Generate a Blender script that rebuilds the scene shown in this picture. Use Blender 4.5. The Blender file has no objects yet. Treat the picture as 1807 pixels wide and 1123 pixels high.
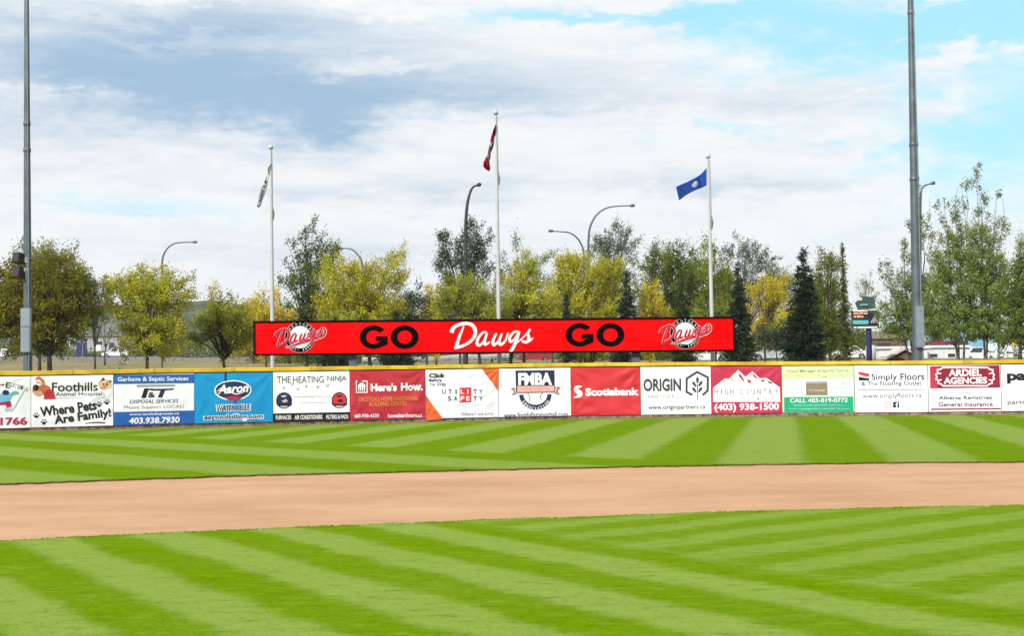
import bpy, math, random
import numpy as np
from mathutils import Vector, Matrix, Euler

# ------------------------------------------------------------------ camera
F = 2500.0; CX, CY = 903.5, 561.5; CAMH = 1.76          # focal length in photo pixels, eye height in metres
PITCH = math.atan(108.5 / F); ROLL = -0.0125
CAM = Vector((0, 0, CAMH))
RM = (Matrix.Rotation(math.radians(90) + PITCH, 3, 'X') @ Matrix.Rotation(ROLL, 3, 'Z'))
sc = bpy.context.scene
COL = sc.collection
cd = bpy.data.cameras.new('camera'); cam = bpy.data.objects.new('camera', cd); COL.objects.link(cam)
cam.matrix_world = Matrix.Translation(CAM) @ RM.to_4x4()
cd.sensor_width = 36; cd.sensor_fit = 'HORIZONTAL'; cd.lens = 36 * F / 1807.0
cd.clip_start = 0.1; cd.clip_end = 12000
sc.camera = cam
sc.view_settings.view_transform = 'Standard'; sc.view_settings.look = 'None'
EXPO = 0.95
sc.view_settings.exposure = EXPO; sc.view_settings.gamma = 1.0
sc.cycles.use_denoising = True; sc.cycles.denoiser = 'OPENIMAGEDENOISE'; sc.cycles.denoising_prefilter = 'ACCURATE'
sc.cycles.max_bounces = 6; sc.cycles.transparent_max_bounces = 8

# ------------------------------------------------------------------ sun
SUN = Vector((-0.50, -0.74, 0.62)).normalized()         # towards the sun: behind the camera, to the left
sl = bpy.data.lights.new('sun', 'SUN'); sl.energy = 2.9; sl.angle = math.radians(0.6); sl.color = (1.0, 0.965, 0.92)
so = bpy.data.objects.new('sun', sl); COL.objects.link(so)
so.rotation_euler = SUN.to_track_quat('Z', 'Y').to_euler(); so.location = (-40, -40, 60)

# ------------------------------------------------------------------ node helpers
class NT:
    def __init__(s, tree): s.t = tree; s.n = tree.nodes; s.l = tree.links
    def node(s, typ, **kw):
        n = s.n.new(typ)
        for k, v in kw.items(): setattr(n, k, v)
        return n
    def put(s, sock, v):
        if isinstance(v, bpy.types.NodeSocket): s.l.new(v, sock)
        elif v is not None: sock.default_value = v
    def m(s, op, a, b=None, c=None, clamp=False):
        n = s.node('ShaderNodeMath', operation=op, use_clamp=clamp)
        for i, v in enumerate((a, b, c)):
            if v is not None: s.put(n.inputs[i], v)
        return n.outputs[0]
    def vm(s, op, a, b=None):
        n = s.node('ShaderNodeVectorMath', operation=op)
        s.put(n.inputs[0], a)
        if b is not None: s.put(n.inputs[1], b)
        return n.outputs['Value'] if op == 'DOT_PRODUCT' else n.outputs[0]
    def mix(s, f, a, b, typ='MIX'):
        n = s.node('ShaderNodeMix', data_type='RGBA', blend_type=typ)
        s.put(n.inputs[0], f)
        for i, v in ((6, a), (7, b)):
            if not isinstance(v, bpy.types.NodeSocket) and len(v) == 3: v = (*v, 1)
            s.put(n.inputs[i], v)
        return n.outputs[2]
    def rng(s, v, a, b, c=0.0, d=1.0, smooth=True):
        n = s.node('ShaderNodeMapRange', interpolation_type='SMOOTHSTEP' if smooth else 'LINEAR')
        s.put(n.inputs[0], v)
        for i, x in ((1, a), (2, b), (3, c), (4, d)): s.put(n.inputs[i], x)
        return n.outputs[0]
    def noise(s, vec, scale, detail=4, rough=0.55, dist=0.0):
        n = s.node('ShaderNodeTexNoise')
        if vec is not None: s.put(n.inputs['Vector'], vec)
        n.inputs['Scale'].default_value = scale; n.inputs['Detail'].default_value = detail
        n.inputs['Roughness'].default_value = rough; n.inputs['Distortion'].default_value = dist
        return n.outputs[0]

# ------------------------------------------------------------------ world: Nishita sky with a deck of cloud
w = bpy.data.worlds.new('World'); sc.world = w; w.use_nodes = True
T = NT(w.node_tree); T.n.clear()
out = T.node('ShaderNodeOutputWorld'); bg = T.node('ShaderNodeBackground'); T.l.new(bg.outputs[0], out.inputs[0])
BGS = 0.1; bg.inputs[1].default_value = BGS
sky = T.node('ShaderNodeTexSky', sky_type='NISHITA'); sky.sun_disc = False
sky.sun_elevation = math.asin(SUN.z); sky.sun_rotation = math.atan2(SUN.x, SUN.y)
sky.air_density = 1.0; sky.dust_density = 0.4; sky.ozone_density = 2.0
tc = T.node('ShaderNodeTexCoord').outputs['Generated']
sx = T.node('ShaderNodeSeparateXYZ'); T.l.new(tc, sx.inputs[0])
az = T.m('MULTIPLY', T.m('ARCTAN2', sx.outputs[0], sx.outputs[1]), 57.2958)
el = T.m('MULTIPLY', T.m('ARCSINE', sx.outputs[2]), 57.2958)
cv = T.node('ShaderNodeCombineXYZ')
T.put(cv.inputs[0], az); T.put(cv.inputs[1], T.m('MULTIPLY', el, 2.6)); T.put(cv.inputs[2], 3.7)
cvec = cv.outputs[0]
n_big = T.noise(cvec, 0.11, 6, 0.6, 0.35)
n_mid = T.noise(T.vm('ADD', cvec, (31, 5, 2)), 0.34, 6, 0.62, 0.3)
n_fine = T.noise(T.vm('ADD', cvec, (7, 55, 9)), 1.1, 4, 0.6, 0.2)
waz = T.m('ADD', az, T.m('MULTIPLY', T.m('SUBTRACT', n_mid, 0.5), 11.0))
wel = T.m('ADD', el, T.m('MULTIPLY', T.m('SUBTRACT', n_big, 0.5), 4.0))
wel = T.m('ADD', wel, T.m('MULTIPLY', T.m('SUBTRACT', n_fine, 0.5), 1.3))
def pdeg(x, y): return math.degrees(math.atan((x - 903) / F)), math.degrees(math.atan((670 - 0.0125 * (x - 903) - y) / F))
def blob(x, y, rx, ry, hard=1.0):
    a, e = pdeg(x, y); rx = rx / 43.6; ry = ry / 43.6
    dx = T.m('DIVIDE', T.m('SUBTRACT', waz, a), rx); dy = T.m('DIVIDE', T.m('SUBTRACT', wel, e), ry)
    d = T.m('ADD', T.m('MULTIPLY', dx, dx), T.m('MULTIPLY', dy, dy))
    return T.m('POWER', 2.718, T.m('MULTIPLY', d, -hard))
def total(*bs):
    s = 0.0
    for k, b in bs: s = T.m('MULTIPLY_ADD', b, k, s)
    return s
# openings of blue sky
hole = total((1.25, blob(1730, 60, 420, 62)), (1.0, blob(1150, 22, 330, 24)), (0.95, blob(1790, 250, 190, 120)), (0.5, blob(1290, 236, 120, 16)),
             (0.5, blob(260, 384, 190, 22)), (0.42, blob(1560, 262, 60, 34)), (0.12, blob(1650, 400, 300, 60)),
             (-0.9, blob(1690, 112, 70, 22)), (-0.75, blob(1100, 8, 70, 18)), (-0.6, blob(1640, 22, 110, 14)), (-0.5, blob(960, 75, 120, 20)), (-0.45, blob(780, 14, 140, 14)))
hole = T.m('ADD', hole, T.m('MULTIPLY', T.m('SUBTRACT', n_mid, 0.5), 0.6))
hole = T.m('ADD', hole, T.m('MULTIPLY', T.m('SUBTRACT', n_fine, 0.5), 0.35))
opening = T.rng(hole, 0.02, 1.0)
# grey undersides
shade = total((1.5, blob(230, 118, 460, 82)), (1.25, blob(640, 172, 420, 52)), (0.5, blob(430, 50, 300, 40)), (0.45, blob(60, 250, 260, 60)), (0.30, blob(1120, 172, 190, 24)),
              (0.38, blob(1330, 322, 190, 18)), (0.40, blob(820, 345, 280, 28)), (0.32, blob(560, 440, 420, 34)), (0.3, blob(1480, 150, 160, 22)), (0.25, blob(1080, 330, 600, 16)), (0.25, blob(300, 330, 300, 20)),
              (-0.5, blob(410, 86, 130, 13)), (-0.8, blob(470, 8, 190, 10)), (-0.7, blob(760, 24, 130, 10)), (-0.5, blob(250, 75, 110, 9)), (-0.5, blob(640, 110, 170, 12)), (-0.3, blob(130, 40, 120, 12)), (-0.5, blob(100, 185, 170, 11)))
cs = T.node('ShaderNodeCombineXYZ'); T.put(cs.inputs[0], T.m('MULTIPLY', az, 0.45)); T.put(cs.inputs[1], T.m('MULTIPLY', el, 3.2)); T.put(cs.inputs[2], 1.3)
n_str = T.noise(cs.outputs[0], 0.42, 5, 0.6, 0.25)
shade = T.m('ADD', shade, T.m('MULTIPLY', T.m('SUBTRACT', n_str, 0.46), 1.5))
shade = T.m('ADD', shade, T.m('MULTIPLY', T.m('SUBTRACT', n_mid, 0.5), 0.75))
shade = T.m('ADD', shade, T.m('MULTIPLY', T.m('SUBTRACT', n_fine, 0.5), 0.45))
shade = T.m('ADD', shade, T.m('MULTIPLY', T.m('SUBTRACT', n_big, 0.5), 0.9))
shf = T.rng(shade, -0.30, 1.95)
K = 1.0 / (BGS * 2 ** EXPO)
def col(r, g, b, k=K): return (r * k, g * k, b * k, 1)
cloud = T.mix(shf, col(0.965, 0.98, 0.985), col(0.355, 0.525, 0.715))
blue = T.mix(0.8, sky.outputs[0], col(0.40, 0.86, 0.99))
skycol = T.mix(opening, cloud, blue)
# whiter and lower in contrast near the horizon
hz = T.rng(el, 0.5, 6.5, 0.45, 0.0)
skycol = T.mix(hz, skycol, col(0.875, 0.925, 0.955))
T.l.new(skycol, bg.inputs[0])

# ------------------------------------------------------------------ projections (surveying the photo on to real planes)
def ray(x, y): return RM @ Vector(((x - CX) / F, -(y - CY) / F, -1.0))
def at(x, y, d):
    r = ray(x, y); return CAM + r * (d / r.y)
def gnd(x, y, z=0.0):
    r = ray(x, y); return CAM + r * ((z - CAMH) / r.z)
def px_of(p):
    v = RM.transposed() @ (Vector(p) - CAM)
    return CX + F * v.x / -v.z, CY - F * v.y / -v.z

# ------------------------------------------------------------------ materials
MATS = {}
def mat(name, c, rough=0.6, var=0.08, scale=6.0, metal=0.0, bump=0.0, spec=0.4, c2=None, emit=None):
    if name in MATS: return MATS[name]
    m = bpy.data.materials.new(name); m.use_nodes = True; t = NT(m.node_tree)
    b = t.n['Principled BSDF']
    co = t.node('ShaderNodeTexCoord').outputs['Object']
    nz = t.noise(co, scale, 5, 0.6)
    d = tuple(max(0, x * (1 - var * 2)) for x in c); e = c2 or tuple(min(1, x * (1 + var * 1.2) + 0.004 * (var > 0)) for x in c)
    t.l.new(t.mix(t.rng(nz, 0.3, 0.7), d, e), b.inputs['Base Color'])
    b.inputs['Roughness'].default_value = rough; b.inputs['Metallic'].default_value = metal
    b.inputs['Specular IOR Level'].default_value = spec
    if bump:
        bn = t.node('ShaderNodeBump'); bn.inputs['Strength'].default_value = bump; bn.inputs['Distance'].default_value = 0.02
        t.l.new(t.noise(co, scale * 4, 5, 0.6), bn.inputs['Height']); t.l.new(bn.outputs[0], b.inputs['Normal'])
    if emit:
        b.inputs['Emission Color'].default_value = (*emit[:3], 1); b.inputs['Emission Strength'].default_value = emit[3]
    MATS[name] = m; return m

# ------------------------------------------------------------------ mesh helpers
def tag(o, label=None, cat=None, group=None, kind=None):
    if label: o['label'] = label
    if cat: o['category'] = cat
    if group: o['group'] = group
    if kind: o['kind'] = kind
    return o
def thing(name, label, cat, loc=(0, 0, 0), rotz=0.0, group=None):
    o = bpy.data.objects.new(name, None); COL.objects.link(o); o.empty_display_size = 0.3
    o.location = loc; o.rotation_euler = (0, 0, rotz)
    return tag(o, label, cat, group)
class MB:
    """collects shapes, builds ONE mesh object"""
    def __init__(s): s.v = []; s.f = []; s.mi = []; s.smooth = []; s.k = 0; s.sm = False
    def add(s, vs, fs):
        b = len(s.v); s.v += [tuple(v) for v in vs]
        for f in fs: s.f.append(tuple(b + i for i in f)); s.mi.append(s.k); s.smooth.append(s.sm)
        return s
    def box(s, c, size, rot=None, taper=1.0):
        x, y, z = (q / 2 for q in size); vs = []
        for dz in (-1, 1):
            k = taper if dz > 0 else 1
            for dx, dy in ((-1, -1), (1, -1), (1, 1), (-1, 1)):
                p = Vector((dx * x * k, dy * y * k, dz * z))
                if rot: p = rot @ p
                vs.append(Vector(c) + p)
        return s.add(vs, [(3, 2, 1, 0), (4, 5, 6, 7), (0, 1, 5, 4), (1, 2, 6, 5), (2, 3, 7, 6), (3, 0, 4, 7)])
    def tube(s, pts, rad, n=8, cap=True):
        pts = [Vector(p) for p in pts]
        if not hasattr(rad, '__len__'): rad = [rad] * len(pts)
        rings = []; sm = s.sm; s.sm = True
        for i, p in enumerate(pts):
            d = (pts[min(i + 1, len(pts) - 1)] - pts[max(i - 1, 0)])
            if d.length < 1e-9: d = Vector((0, 0, 1))
            d.normalize(); a = d.orthogonal().normalized() if i == 0 else (ax - d * ax.dot(d)).normalized()
            ax = a; b = d.cross(a)
            rings.append([p + (a * math.cos(q) + b * math.sin(q)) * rad[i] for q in (2 * math.pi * k / n for k in range(n))])
        vs = [v for r in rings for v in r]; fs = []
        for i in range(len(pts) - 1):
            for k in range(n):
                fs.append((i * n + k, i * n + (k + 1) % n, (i + 1) * n + (k + 1) % n, (i + 1) * n + k))
        s.add(vs, fs)
        s.sm = False
        if cap: s.add(rings[0], [tuple(range(n - 1, -1, -1))]); s.add(rings[-1], [tuple(range(n))])
        s.sm = sm
        return s
    def lathe(s, c, prof, n=16):
        vs = []; fs = []; sm = s.sm; s.sm = True
        for r, z in prof:
            for k in range(n): vs.append((c[0] + r * math.cos(2 * math.pi * k / n), c[1] + r * math.sin(2 * math.pi * k / n), c[2] + z))
        for i in range(len(prof) - 1):
            for k in range(n): fs.append((i * n + k, i * n + (k + 1) % n, (i + 1) * n + (k + 1) % n, (i + 1) * n + k))
        s.add(vs, fs); s.sm = sm
        return s
    def prism(s, poly, a, b):
        """poly: list of points; a, b: offsets of the two ends"""
        n = len(poly); A = [Vector(p) + Vector(a) for p in poly]; B = [Vector(p) + Vector(b) for p in poly]
        return s.add(A + B, [tuple(range(n - 1, -1, -1)), tuple(range(n, 2 * n))] + [(i, (i + 1) % n, n + (i + 1) % n, n + i) for i in range(n)])
    def build(s, name, mats, parent=None):
        me = bpy.data.meshes.new(name); me.from_pydata(s.v, [], s.f)
        for m in (mats if isinstance(mats, (list, tuple)) else [mats]): me.materials.append(m)
        me.polygons.foreach_set('material_index', s.mi); me.polygons.foreach_set('use_smooth', s.smooth); me.update()
        o = bpy.data.objects.new(name, me); COL.objects.link(o)
        if parent: o.parent = parent
        return o
def quads_np(name, V, m, tint=None, parent=None, smooth=False, Q=None):
    n = len(V) // 4; me = bpy.data.meshes.new(name)
    me.vertices.add(len(V)); me.vertices.foreach_set('co', np.ascontiguousarray(V, dtype=np.float32).ravel())
    me.loops.add(n * 4); me.loops.foreach_set('vertex_index', np.arange(n * 4, dtype=np.int32))
    me.polygons.add(n); me.polygons.foreach_set('loop_start', np.arange(0, n * 4, 4, dtype=np.int32))
    me.polygons.foreach_set('loop_total', np.full(n, 4, dtype=np.int32))
    if tint is not None:
        a = me.attributes.new('tint', 'FLOAT_COLOR', 'POINT')
        c = np.ones((len(V), 4), np.float32); c[:, :3] = np.repeat(tint, 4, axis=0); a.data.foreach_set('color', c.ravel())
    me.materials.append(m); me.update(calc_edges=True); me.validate()
    o = bpy.data.objects.new(name, me); COL.objects.link(o)
    if parent: o.parent = parent
    return o

# ------------------------------------------------------------------ the fence line and the ground
def ext(xs, ys):
    return lambda x: float(np.interp(x, xs, ys))
f_gy = ext([0, 350, 680, 1000, 1330, 1600, 1807], [762.5, 753.5, 746, 739.5, 735, 733, 731])
f_cap = ext([0, 350, 680, 1000, 1330, 1600, 1807], [656, 650.5, 646, 641.2, 638.8, 637, 635.5])
SEAMS = [-90, 54, 199.5, 342, 481, 616.5, 750, 879, 1006.5, 1130, 1254.5, 1379.5, 1508, 1637.5, 1766, 1895]
FENCE = []                                               # (x, y, top z) of every fence post
for x in SEAMS:
    xx = min(max(x, 0), 1807); d = gnd(xx, f_gy(xx)).y; top = at(xx, f_cap(xx), d).z
    p = at(x, 700, d - (0.9 if x < 0 else 0)); FENCE.append((p.x, p.y, top))
l0, l1 = FENCE[0], FENCE[1]; r0, r1 = FENCE[-1], FENCE[-2]
for k in range(1, 8):
    FENCE.insert(0, (l0[0] - 3.2 * k, l0[1] - (1.5 * k + 0.12 * k * k), l0[2]))
    FENCE.append((r0[0] + 3.2 * k, r0[1] - (0.5 * k + 0.12 * k * k), r0[2]))
fX = [p[0] for p in FENCE]; fY = [p[1] for p in FENCE]
def fence_y(X): return float(np.interp(X, fX, fY))
def terrain_z(X, Y):
    b = Y - fence_y(X)
    if b < 0.4: return -0.06
    z = float(np.interp(Y, [0, 80, 110, 200, 265, 420, 900, 5000], [0, 1.9, 2.85, 4.35, 5.45, 7.5, 9, 9]))
    s = min(max((b - 0.4) / 14.0, 0), 1); s = s * s * (3 - 2 * s)
    z *= s
    z += -0.019 * X * min(max((Y - 110) / 150, 0), 1) * (1 if Y < 420 else max(0, 1 - (Y - 420) / 600))
    z += 0.12 * math.sin(X * 0.31 + Y * 0.11) * s + 0.05 * math.sin(X * 1.3 - Y * 0.7) * s
    return z
xs = sorted(set([round(v, 2) for v in np.concatenate([np.arange(-70, 70.1, 1.4), np.arange(-200, 200.1, 8), np.arange(-600, 601, 50), np.array([-4000, -2000, -1000, 1000, 2000, 4000])])]))
ys = sorted(set([round(v, 2) for v in np.concatenate([np.array([-80, -30, 0, 20, 40, 44, 48]), np.arange(50, 100, 0.8), np.arange(100, 300, 5), np.arange(300, 900, 40), np.array([1000, 1300, 2000, 3500, 5000])])]))
mb = MB(); mb.sm = True
mb.add([(x, y, terrain_z(x, y)) for y in ys for x in xs], [(j * len(xs) + i, j * len(xs) + i + 1, (j + 1) * len(xs) + i + 1, (j + 1) * len(xs) + i) for j in range(len(ys) - 1) for i in range(len(xs) - 1)])
m = bpy.data.materials.new('dry_grass'); m.use_nodes = True; t = NT(m.node_tree); b = t.n['Principled BSDF']
pos = t.node('ShaderNodeNewGeometry').outputs['Position']
c = t.mix(t.rng(t.noise(pos, 0.12, 5), 0.35, 0.65), (0.23, 0.19, 0.095), (0.115, 0.135, 0.04))
c = t.mix(t.rng(t.noise(pos, 1.7, 6), 0.3, 0.7, 0, 0.6), c, (0.26, 0.215, 0.12))
t.l.new(c, b.inputs['Base Color']); b.inputs['Roughness'].default_value = 0.95; b.inputs['Specular IOR Level'].default_value = 0.1
bn = t.node('ShaderNodeBump'); bn.inputs['Strength'].default_value = 0.9; bn.inputs['Distance'].default_value = 0.25
t.l.new(t.noise(pos, 3.0, 6), bn.inputs['Height']); t.l.new(bn.outputs[0], b.inputs['Normal'])
tag(mb.build('ground', m), kind='structure')

# ------------------------------------------------------------------ infield dirt and the two lawns
def edge_fit(pts, deg):
    g = [gnd(*p) for p in pts]; co = np.polyfit([p.x for p in g], [p.y for p in g], deg)
    return lambda X: float(np.polyval(co, X))
BACK = edge_fit([(0, 854.5), (299, 845.5), (598, 836), (900, 828), (1151, 823), (1352, 819), (1578, 817), (1807, 814.3)], 2)
FRONT = edge_fit([(0, 956.6), (184, 946), (398, 936), (598, 928.5), (900, 916.5), (1151, 909), (1352, 902), (1578, 896.7), (1807, 891.7)], 2)
rnd = random.Random(3)
def ragged(n, amp):
    a = np.array([rnd.gauss(0, 1) for _ in range(n)]); k = np.array([1, 2, 3, 2, 1]) / 9
    return amp * (np.convolve(a, k, 'same') + 0.35 * np.array([rnd.gauss(0, 1) for _ in range(n)]))
XW = 38.0
cols = np.arange(-XW, XW + 0.01, 0.07)
def clampq(f, X): return f(max(-14, min(14, X))) + (0.0 if abs(X) < 14 else (-0.35 * (abs(X) - 14)))
jb, jf = ragged(len(cols), 0.085), ragged(len(cols), 0.055)
lowb = ragged(len(cols) // 12 + 3, 0.10); jb = jb + np.interp(np.arange(len(cols)) / 12, np.arange(len(lowb)), lowb)
lowf = ragged(len(cols) // 10 + 3, 0.07); jf = jf + np.interp(np.arange(len(cols)) / 10, np.arange(len(lowf)), lowf)

def lawn_mat(name, A, B, bound, near):
    """A, B: (heading deg, stripe width, phase); bound: heading and offset of the line where the mowing turns"""
    m = bpy.data.materials.new(name); m.use_nodes = True; t = NT(m.node_tree); b = t.n['Principled BSDF']
    pos = t.node('ShaderNodeNewGeometry').outputs['Position']
    wob = t.m('MULTIPLY', t.m('SUBTRACT', t.noise(pos, 0.9, 5, 0.65), 0.5), 0.55)
    edge = t.m('MULTIPLY', t.m('SUBTRACT', t.noise(pos, 14, 3), 0.5), 0.5 if near else 0.3)
    def stripes(q):
        h, wd, ph = q; a = math.radians(h)
        u = t.vm('DOT_PRODUCT', pos, (math.cos(a), -math.sin(a), 0))
        u = t.m('ADD', t.m('ADD', t.m('DIVIDE', u, wd), t.m('DIVIDE', wob, wd)), ph)
        s = t.m('SINE', t.m('MULTIPLY', u, math.pi))
        return t.rng(t.m('ADD', s, edge), -0.58 if near else -0.38, 0.58 if near else 0.38)
    sA, sB = stripes(A), stripes(B)
    if near: sB = t.m('MULTIPLY_ADD', sB, 0.66, 0.10)
    h, off = bound; a = math.radians(h)
    bu = t.m('ADD', t.vm('DOT_PRODUCT', pos, (math.cos(a), -math.sin(a), 0)), -off)
    side = t.rng(t.m('ADD', bu, wob), -0.30 if near else -0.15, 0.30 if near else 0.15)
    s = t.m('ADD', t.m('MULTIPLY', sA, t.m('SUBTRACT', 1, side)), t.m('MULTIPLY', sB, side))
    patch = t.rng(t.noise(pos, 0.55, 5, 0.65), 0.3, 0.7)
    s = t.m('ADD', t.m('MULTIPLY', s, 0.86), t.m('MULTIPLY', patch, 0.13))
    g_ = 1.13 if near else 1.06
    c = t.mix(s, tuple(v * g_ * (1.0 if near else 1) for v in (0.096, 0.176, 0.0004)), tuple(v * g_ for v in (0.176, 0.248, 0.050)))  # light off the leaning blades painted as two greens, dull and bright stripe
    blade = t.noise(t.vm('MULTIPLY', pos, (0.45, 1.0, 1.0)), 30, 5, 0.72)
    c = t.mix(t.rng(blade, 0.36, 0.5, 0.45, 0.0), c, tuple(v * g_ for v in (0.055, 0.115, 0.002)))
    c = t.mix(t.rng(blade, 0.55, 0.72, 0.0, 0.4), c, tuple(v * g_ for v in (0.235, 0.32, 0.035)))
    c = t.mix(t.rng(t.noise(pos, 5.5, 4), 0.52, 0.75, 0.0, 0.35), c, (0.21, 0.265, 0.025))
    c = t.mix(t.rng(t.noise(pos, 0.9, 6, 0.7), 0.6, 0.8, 0.0, 0.4), c, tuple(v * g_ for v in (0.20, 0.215, 0.03)))
    c = t.mix(t.rng(t.noise(pos, 7.0, 2, 0.5), 0.70, 0.78, 0.0, 0.5), c, (0.05, 0.10, 0.003))
    st = t.noise(t.vm('MULTIPLY', pos, (0.34, 1.0, 1.0)), 7.0, 6, 0.78)
    c = t.mix(t.rng(st, 0.32, 0.49, 0.6, 0.0), c, tuple(v * g_ for v in (0.055, 0.112, 0.001)))
    c = t.mix(t.rng(st, 0.52, 0.70, 0.0, 0.6), c, tuple(v * g_ for v in (0.205, 0.275, 0.02)))
    t.l.new(c, b.inputs['Base Color']); b.inputs['Roughness'].default_value = 0.9; b.inputs['Specular IOR Level'].default_value = 0.0
    bn = t.node('ShaderNodeBump'); bn.inputs['Strength'].default_value = 0.55; bn.inputs['Distance'].default_value = 0.02
    t.l.new(t.noise(pos, 50, 4, 0.7), bn.inputs['Height']); t.l.new(bn.outputs[0], b.inputs['Normal'])
    return m
def off_of(x, y, h):
    p = gnd(x, y); a = math.radians(h); return p.x * math.cos(a) - p.y * math.sin(a)
def strip(name, rows_of, nrow, m, lip_first=False, lip_last=False, z=0.0):
    mb = MB(); vs = []; nr = nrow + 1
    for i, X in enumerate(cols):
        a, bq = rows_of(i, X)
        for r in range(nr):
            f = r / nrow; vs.append((a[0] + (bq[0] - a[0]) * f, a[1] + (bq[1] - a[1]) * f, z))
    fs = [(i * nr + r, (i + 1) * nr + r, (i + 1) * nr + r + 1, i * nr + r + 1) for i in range(len(cols) - 1) for r in range(nrow)]
    mb.add(vs, fs)
    for flag, r in ((lip_first, 0), (lip_last, nrow)):
        if flag:
            e = [vs[i * nr + r] for i in range(len(cols))]
            mb.add(e + [(x, y, z - 0.05) for x, y, _ in e], [(i, i + 1, len(e) + i + 1, len(e) + i) for i in range(len(e) - 1)])
    return mb.build(name, m)
H1, H2, H3, H4 = -31.3, 50.0, -41.0, 10.95
mi_ = lawn_mat('infield_turf', (H1, 0.66, 0.742), (H2, 0.55, 1.77), (H1, off_of(1015, 951, H1)), True)
mo_ = lawn_mat('outfield_turf', (H3, 2.1, 1.43), (H4, 1.75, 0.826), (H3, off_of(712, 792, H3)), False)
tag(strip('infield_lawn', lambda i, X: ((X, -9.0), (X, clampq(FRONT, X) + jf[i])), 10, mi_), kind='structure')
tag(strip('outfield_lawn', lambda i, X: ((X, clampq(BACK, X) + jb[i]), (X, fence_y(X) - 0.10)), 14, mo_), kind='structure')
# dirt
m = bpy.data.materials.new('infield_clay'); m.use_nodes = True; t = NT(m.node_tree); b = t.n['Principled BSDF']
pos = t.node('ShaderNodeNewGeometry').outputs['Position']
c = t.mix(t.rng(t.noise(pos, 0.35, 6, 0.6), 0.3, 0.7), (0.365, 0.212, 0.110), (0.475, 0.290, 0.165))
c = t.mix(t.rng(t.noise(t.vm('MULTIPLY', pos, (0.35, 1.0, 1.0)), 0.8, 6, 0.7), 0.42, 0.70, 0, 0.75), c, (0.53, 0.335, 0.22))
c = t.mix(t.rng(t.noise(t.vm('MULTIPLY', pos, (0.5, 1.2, 1.0)), 2.3, 6, 0.75), 0.55, 0.8, 0, 0.45), c, (0.30, 0.165, 0.085))
c = t.mix(t.rng(t.noise(pos, 22, 4, 0.7), 0.35, 0.7, 0, 0.55), c, (0.50, 0.325, 0.195))
c = t.mix(t.rng(t.noise(pos, 30, 4, 0.75), 0.58, 0.72, 0, 0.7), c, (0.20, 0.11, 0.055))
rake = t.node('ShaderNodeTexWave'); rake.inputs['Scale'].default_value = 1.7; rake.inputs['Distortion'].default_value = 4; rake.inputs['Detail'].default_value = 3
rake.bands_direction = 'Y'; t.l.new(pos, rake.inputs['Vector'])
c = t.mix(t.m('MULTIPLY', rake.outputs[1], 0.30), c, (0.30, 0.165, 0.085))
t.l.new(c, b.inputs['Base Color']); b.inputs['Roughness'].default_value = 0.95; b.inputs['Specular IOR Level'].default_value = 0.1
bn = t.node('ShaderNodeBump'); bn.inputs['Strength'].default_value = 0.5; bn.inputs['Distance'].default_value = 0.02
t.l.new(t.noise(pos, 40, 4, 0.7), bn.inputs['Height']); t.l.new(bn.outputs[0], b.inputs['Normal'])
tag(strip('dirt_path', lambda i, X: ((X, clampq(FRONT, X) - 0.4), (X, clampq(BACK, X) + 0.4)), 6, m, z=-0.024), kind='structure')
msoil = mat('dry_soil', (0.20, 0.155, 0.075), 0.95, 0.3, 1.2, spec=0.05, c2=(0.27, 0.215, 0.11))
js = ragged(len(cols), 0.30)
tag(strip('soil_strip', lambda i, X: ((X, fence_y(X) - 1.5 + js[i]), (X, fence_y(X) - 0.09)), 2, msoil, z=0.005), kind='structure')
# ragged dark lip of the outfield turf and overhanging tufts along both edges
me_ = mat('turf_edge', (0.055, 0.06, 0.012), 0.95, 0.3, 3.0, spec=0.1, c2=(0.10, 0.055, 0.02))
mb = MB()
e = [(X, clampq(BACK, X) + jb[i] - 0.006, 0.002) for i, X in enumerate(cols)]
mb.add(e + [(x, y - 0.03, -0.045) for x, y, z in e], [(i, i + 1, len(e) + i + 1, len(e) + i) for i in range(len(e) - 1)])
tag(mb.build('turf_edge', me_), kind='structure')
def tufts(name, n, area, hgt, m, seed, wid=0.010):
    """short real grass blades; area(rng, n) -> (n,2) positions"""
    r = np.random.default_rng(seed); P = area(r, n); n = len(P)
    a = r.uniform(0, 2 * np.pi, n); h = hgt * r.uniform(0.5, 1.15, n); lean = r.normal(0, 0.6, (n, 2)) * h[:, None]
    wv = np.stack([np.cos(a), np.sin(a)], 1) * (wid * r.uniform(0.6, 1.3, n))[:, None]
    B = np.c_[P, np.full(n, -0.002)]; V = np.zeros((n, 4, 3))
    V[:, 0] = B - np.c_[wv, np.zeros(n)]; V[:, 1] = B + np.c_[wv, np.zeros(n)]
    Tp = B + np.c_[lean, h]; V[:, 2] = Tp + np.c_[wv * 0.25, np.zeros(n)]; V[:, 3] = Tp - np.c_[wv * 0.25, np.zeros(n)]
    return tag(quads_np(name, V.reshape(-1, 3), m), 'short mown grass blades standing on the lawn', 'grass', kind='stuff')
def near_area(r, n):
    y = 8.6 + 10.2 * r.random(n) ** 1.35; x = (r.random(n) * 2 - 1) * (y * 0.40 + 0.7)
    k = y < np.array([clampq(FRONT, X) for X in x]) - 0.01
    return np.c_[x, y][k]
tufts('lawn_grass', 60000, near_area, 0.008, mi_, 5, 0.0035)
def edge_area(f, off, lo, j):
    def g(r, n):
        x = r.uniform(-14, 14, n); jj = np.interp(x, cols, j)
        return np.c_[x, np.array([clampq(f, X) for X in x]) + jj + off + lo * r.random(n)]
    return g
tufts('lawn_grass', 9000, edge_area(FRONT, -0.10, 0.13, jf), 0.017, mi_, 6, 0.006)
tufts('lawn_grass', 9000, edge_area(BACK, -0.01, 0.10, jb), 0.022, mo_, 7, 0.008)

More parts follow.
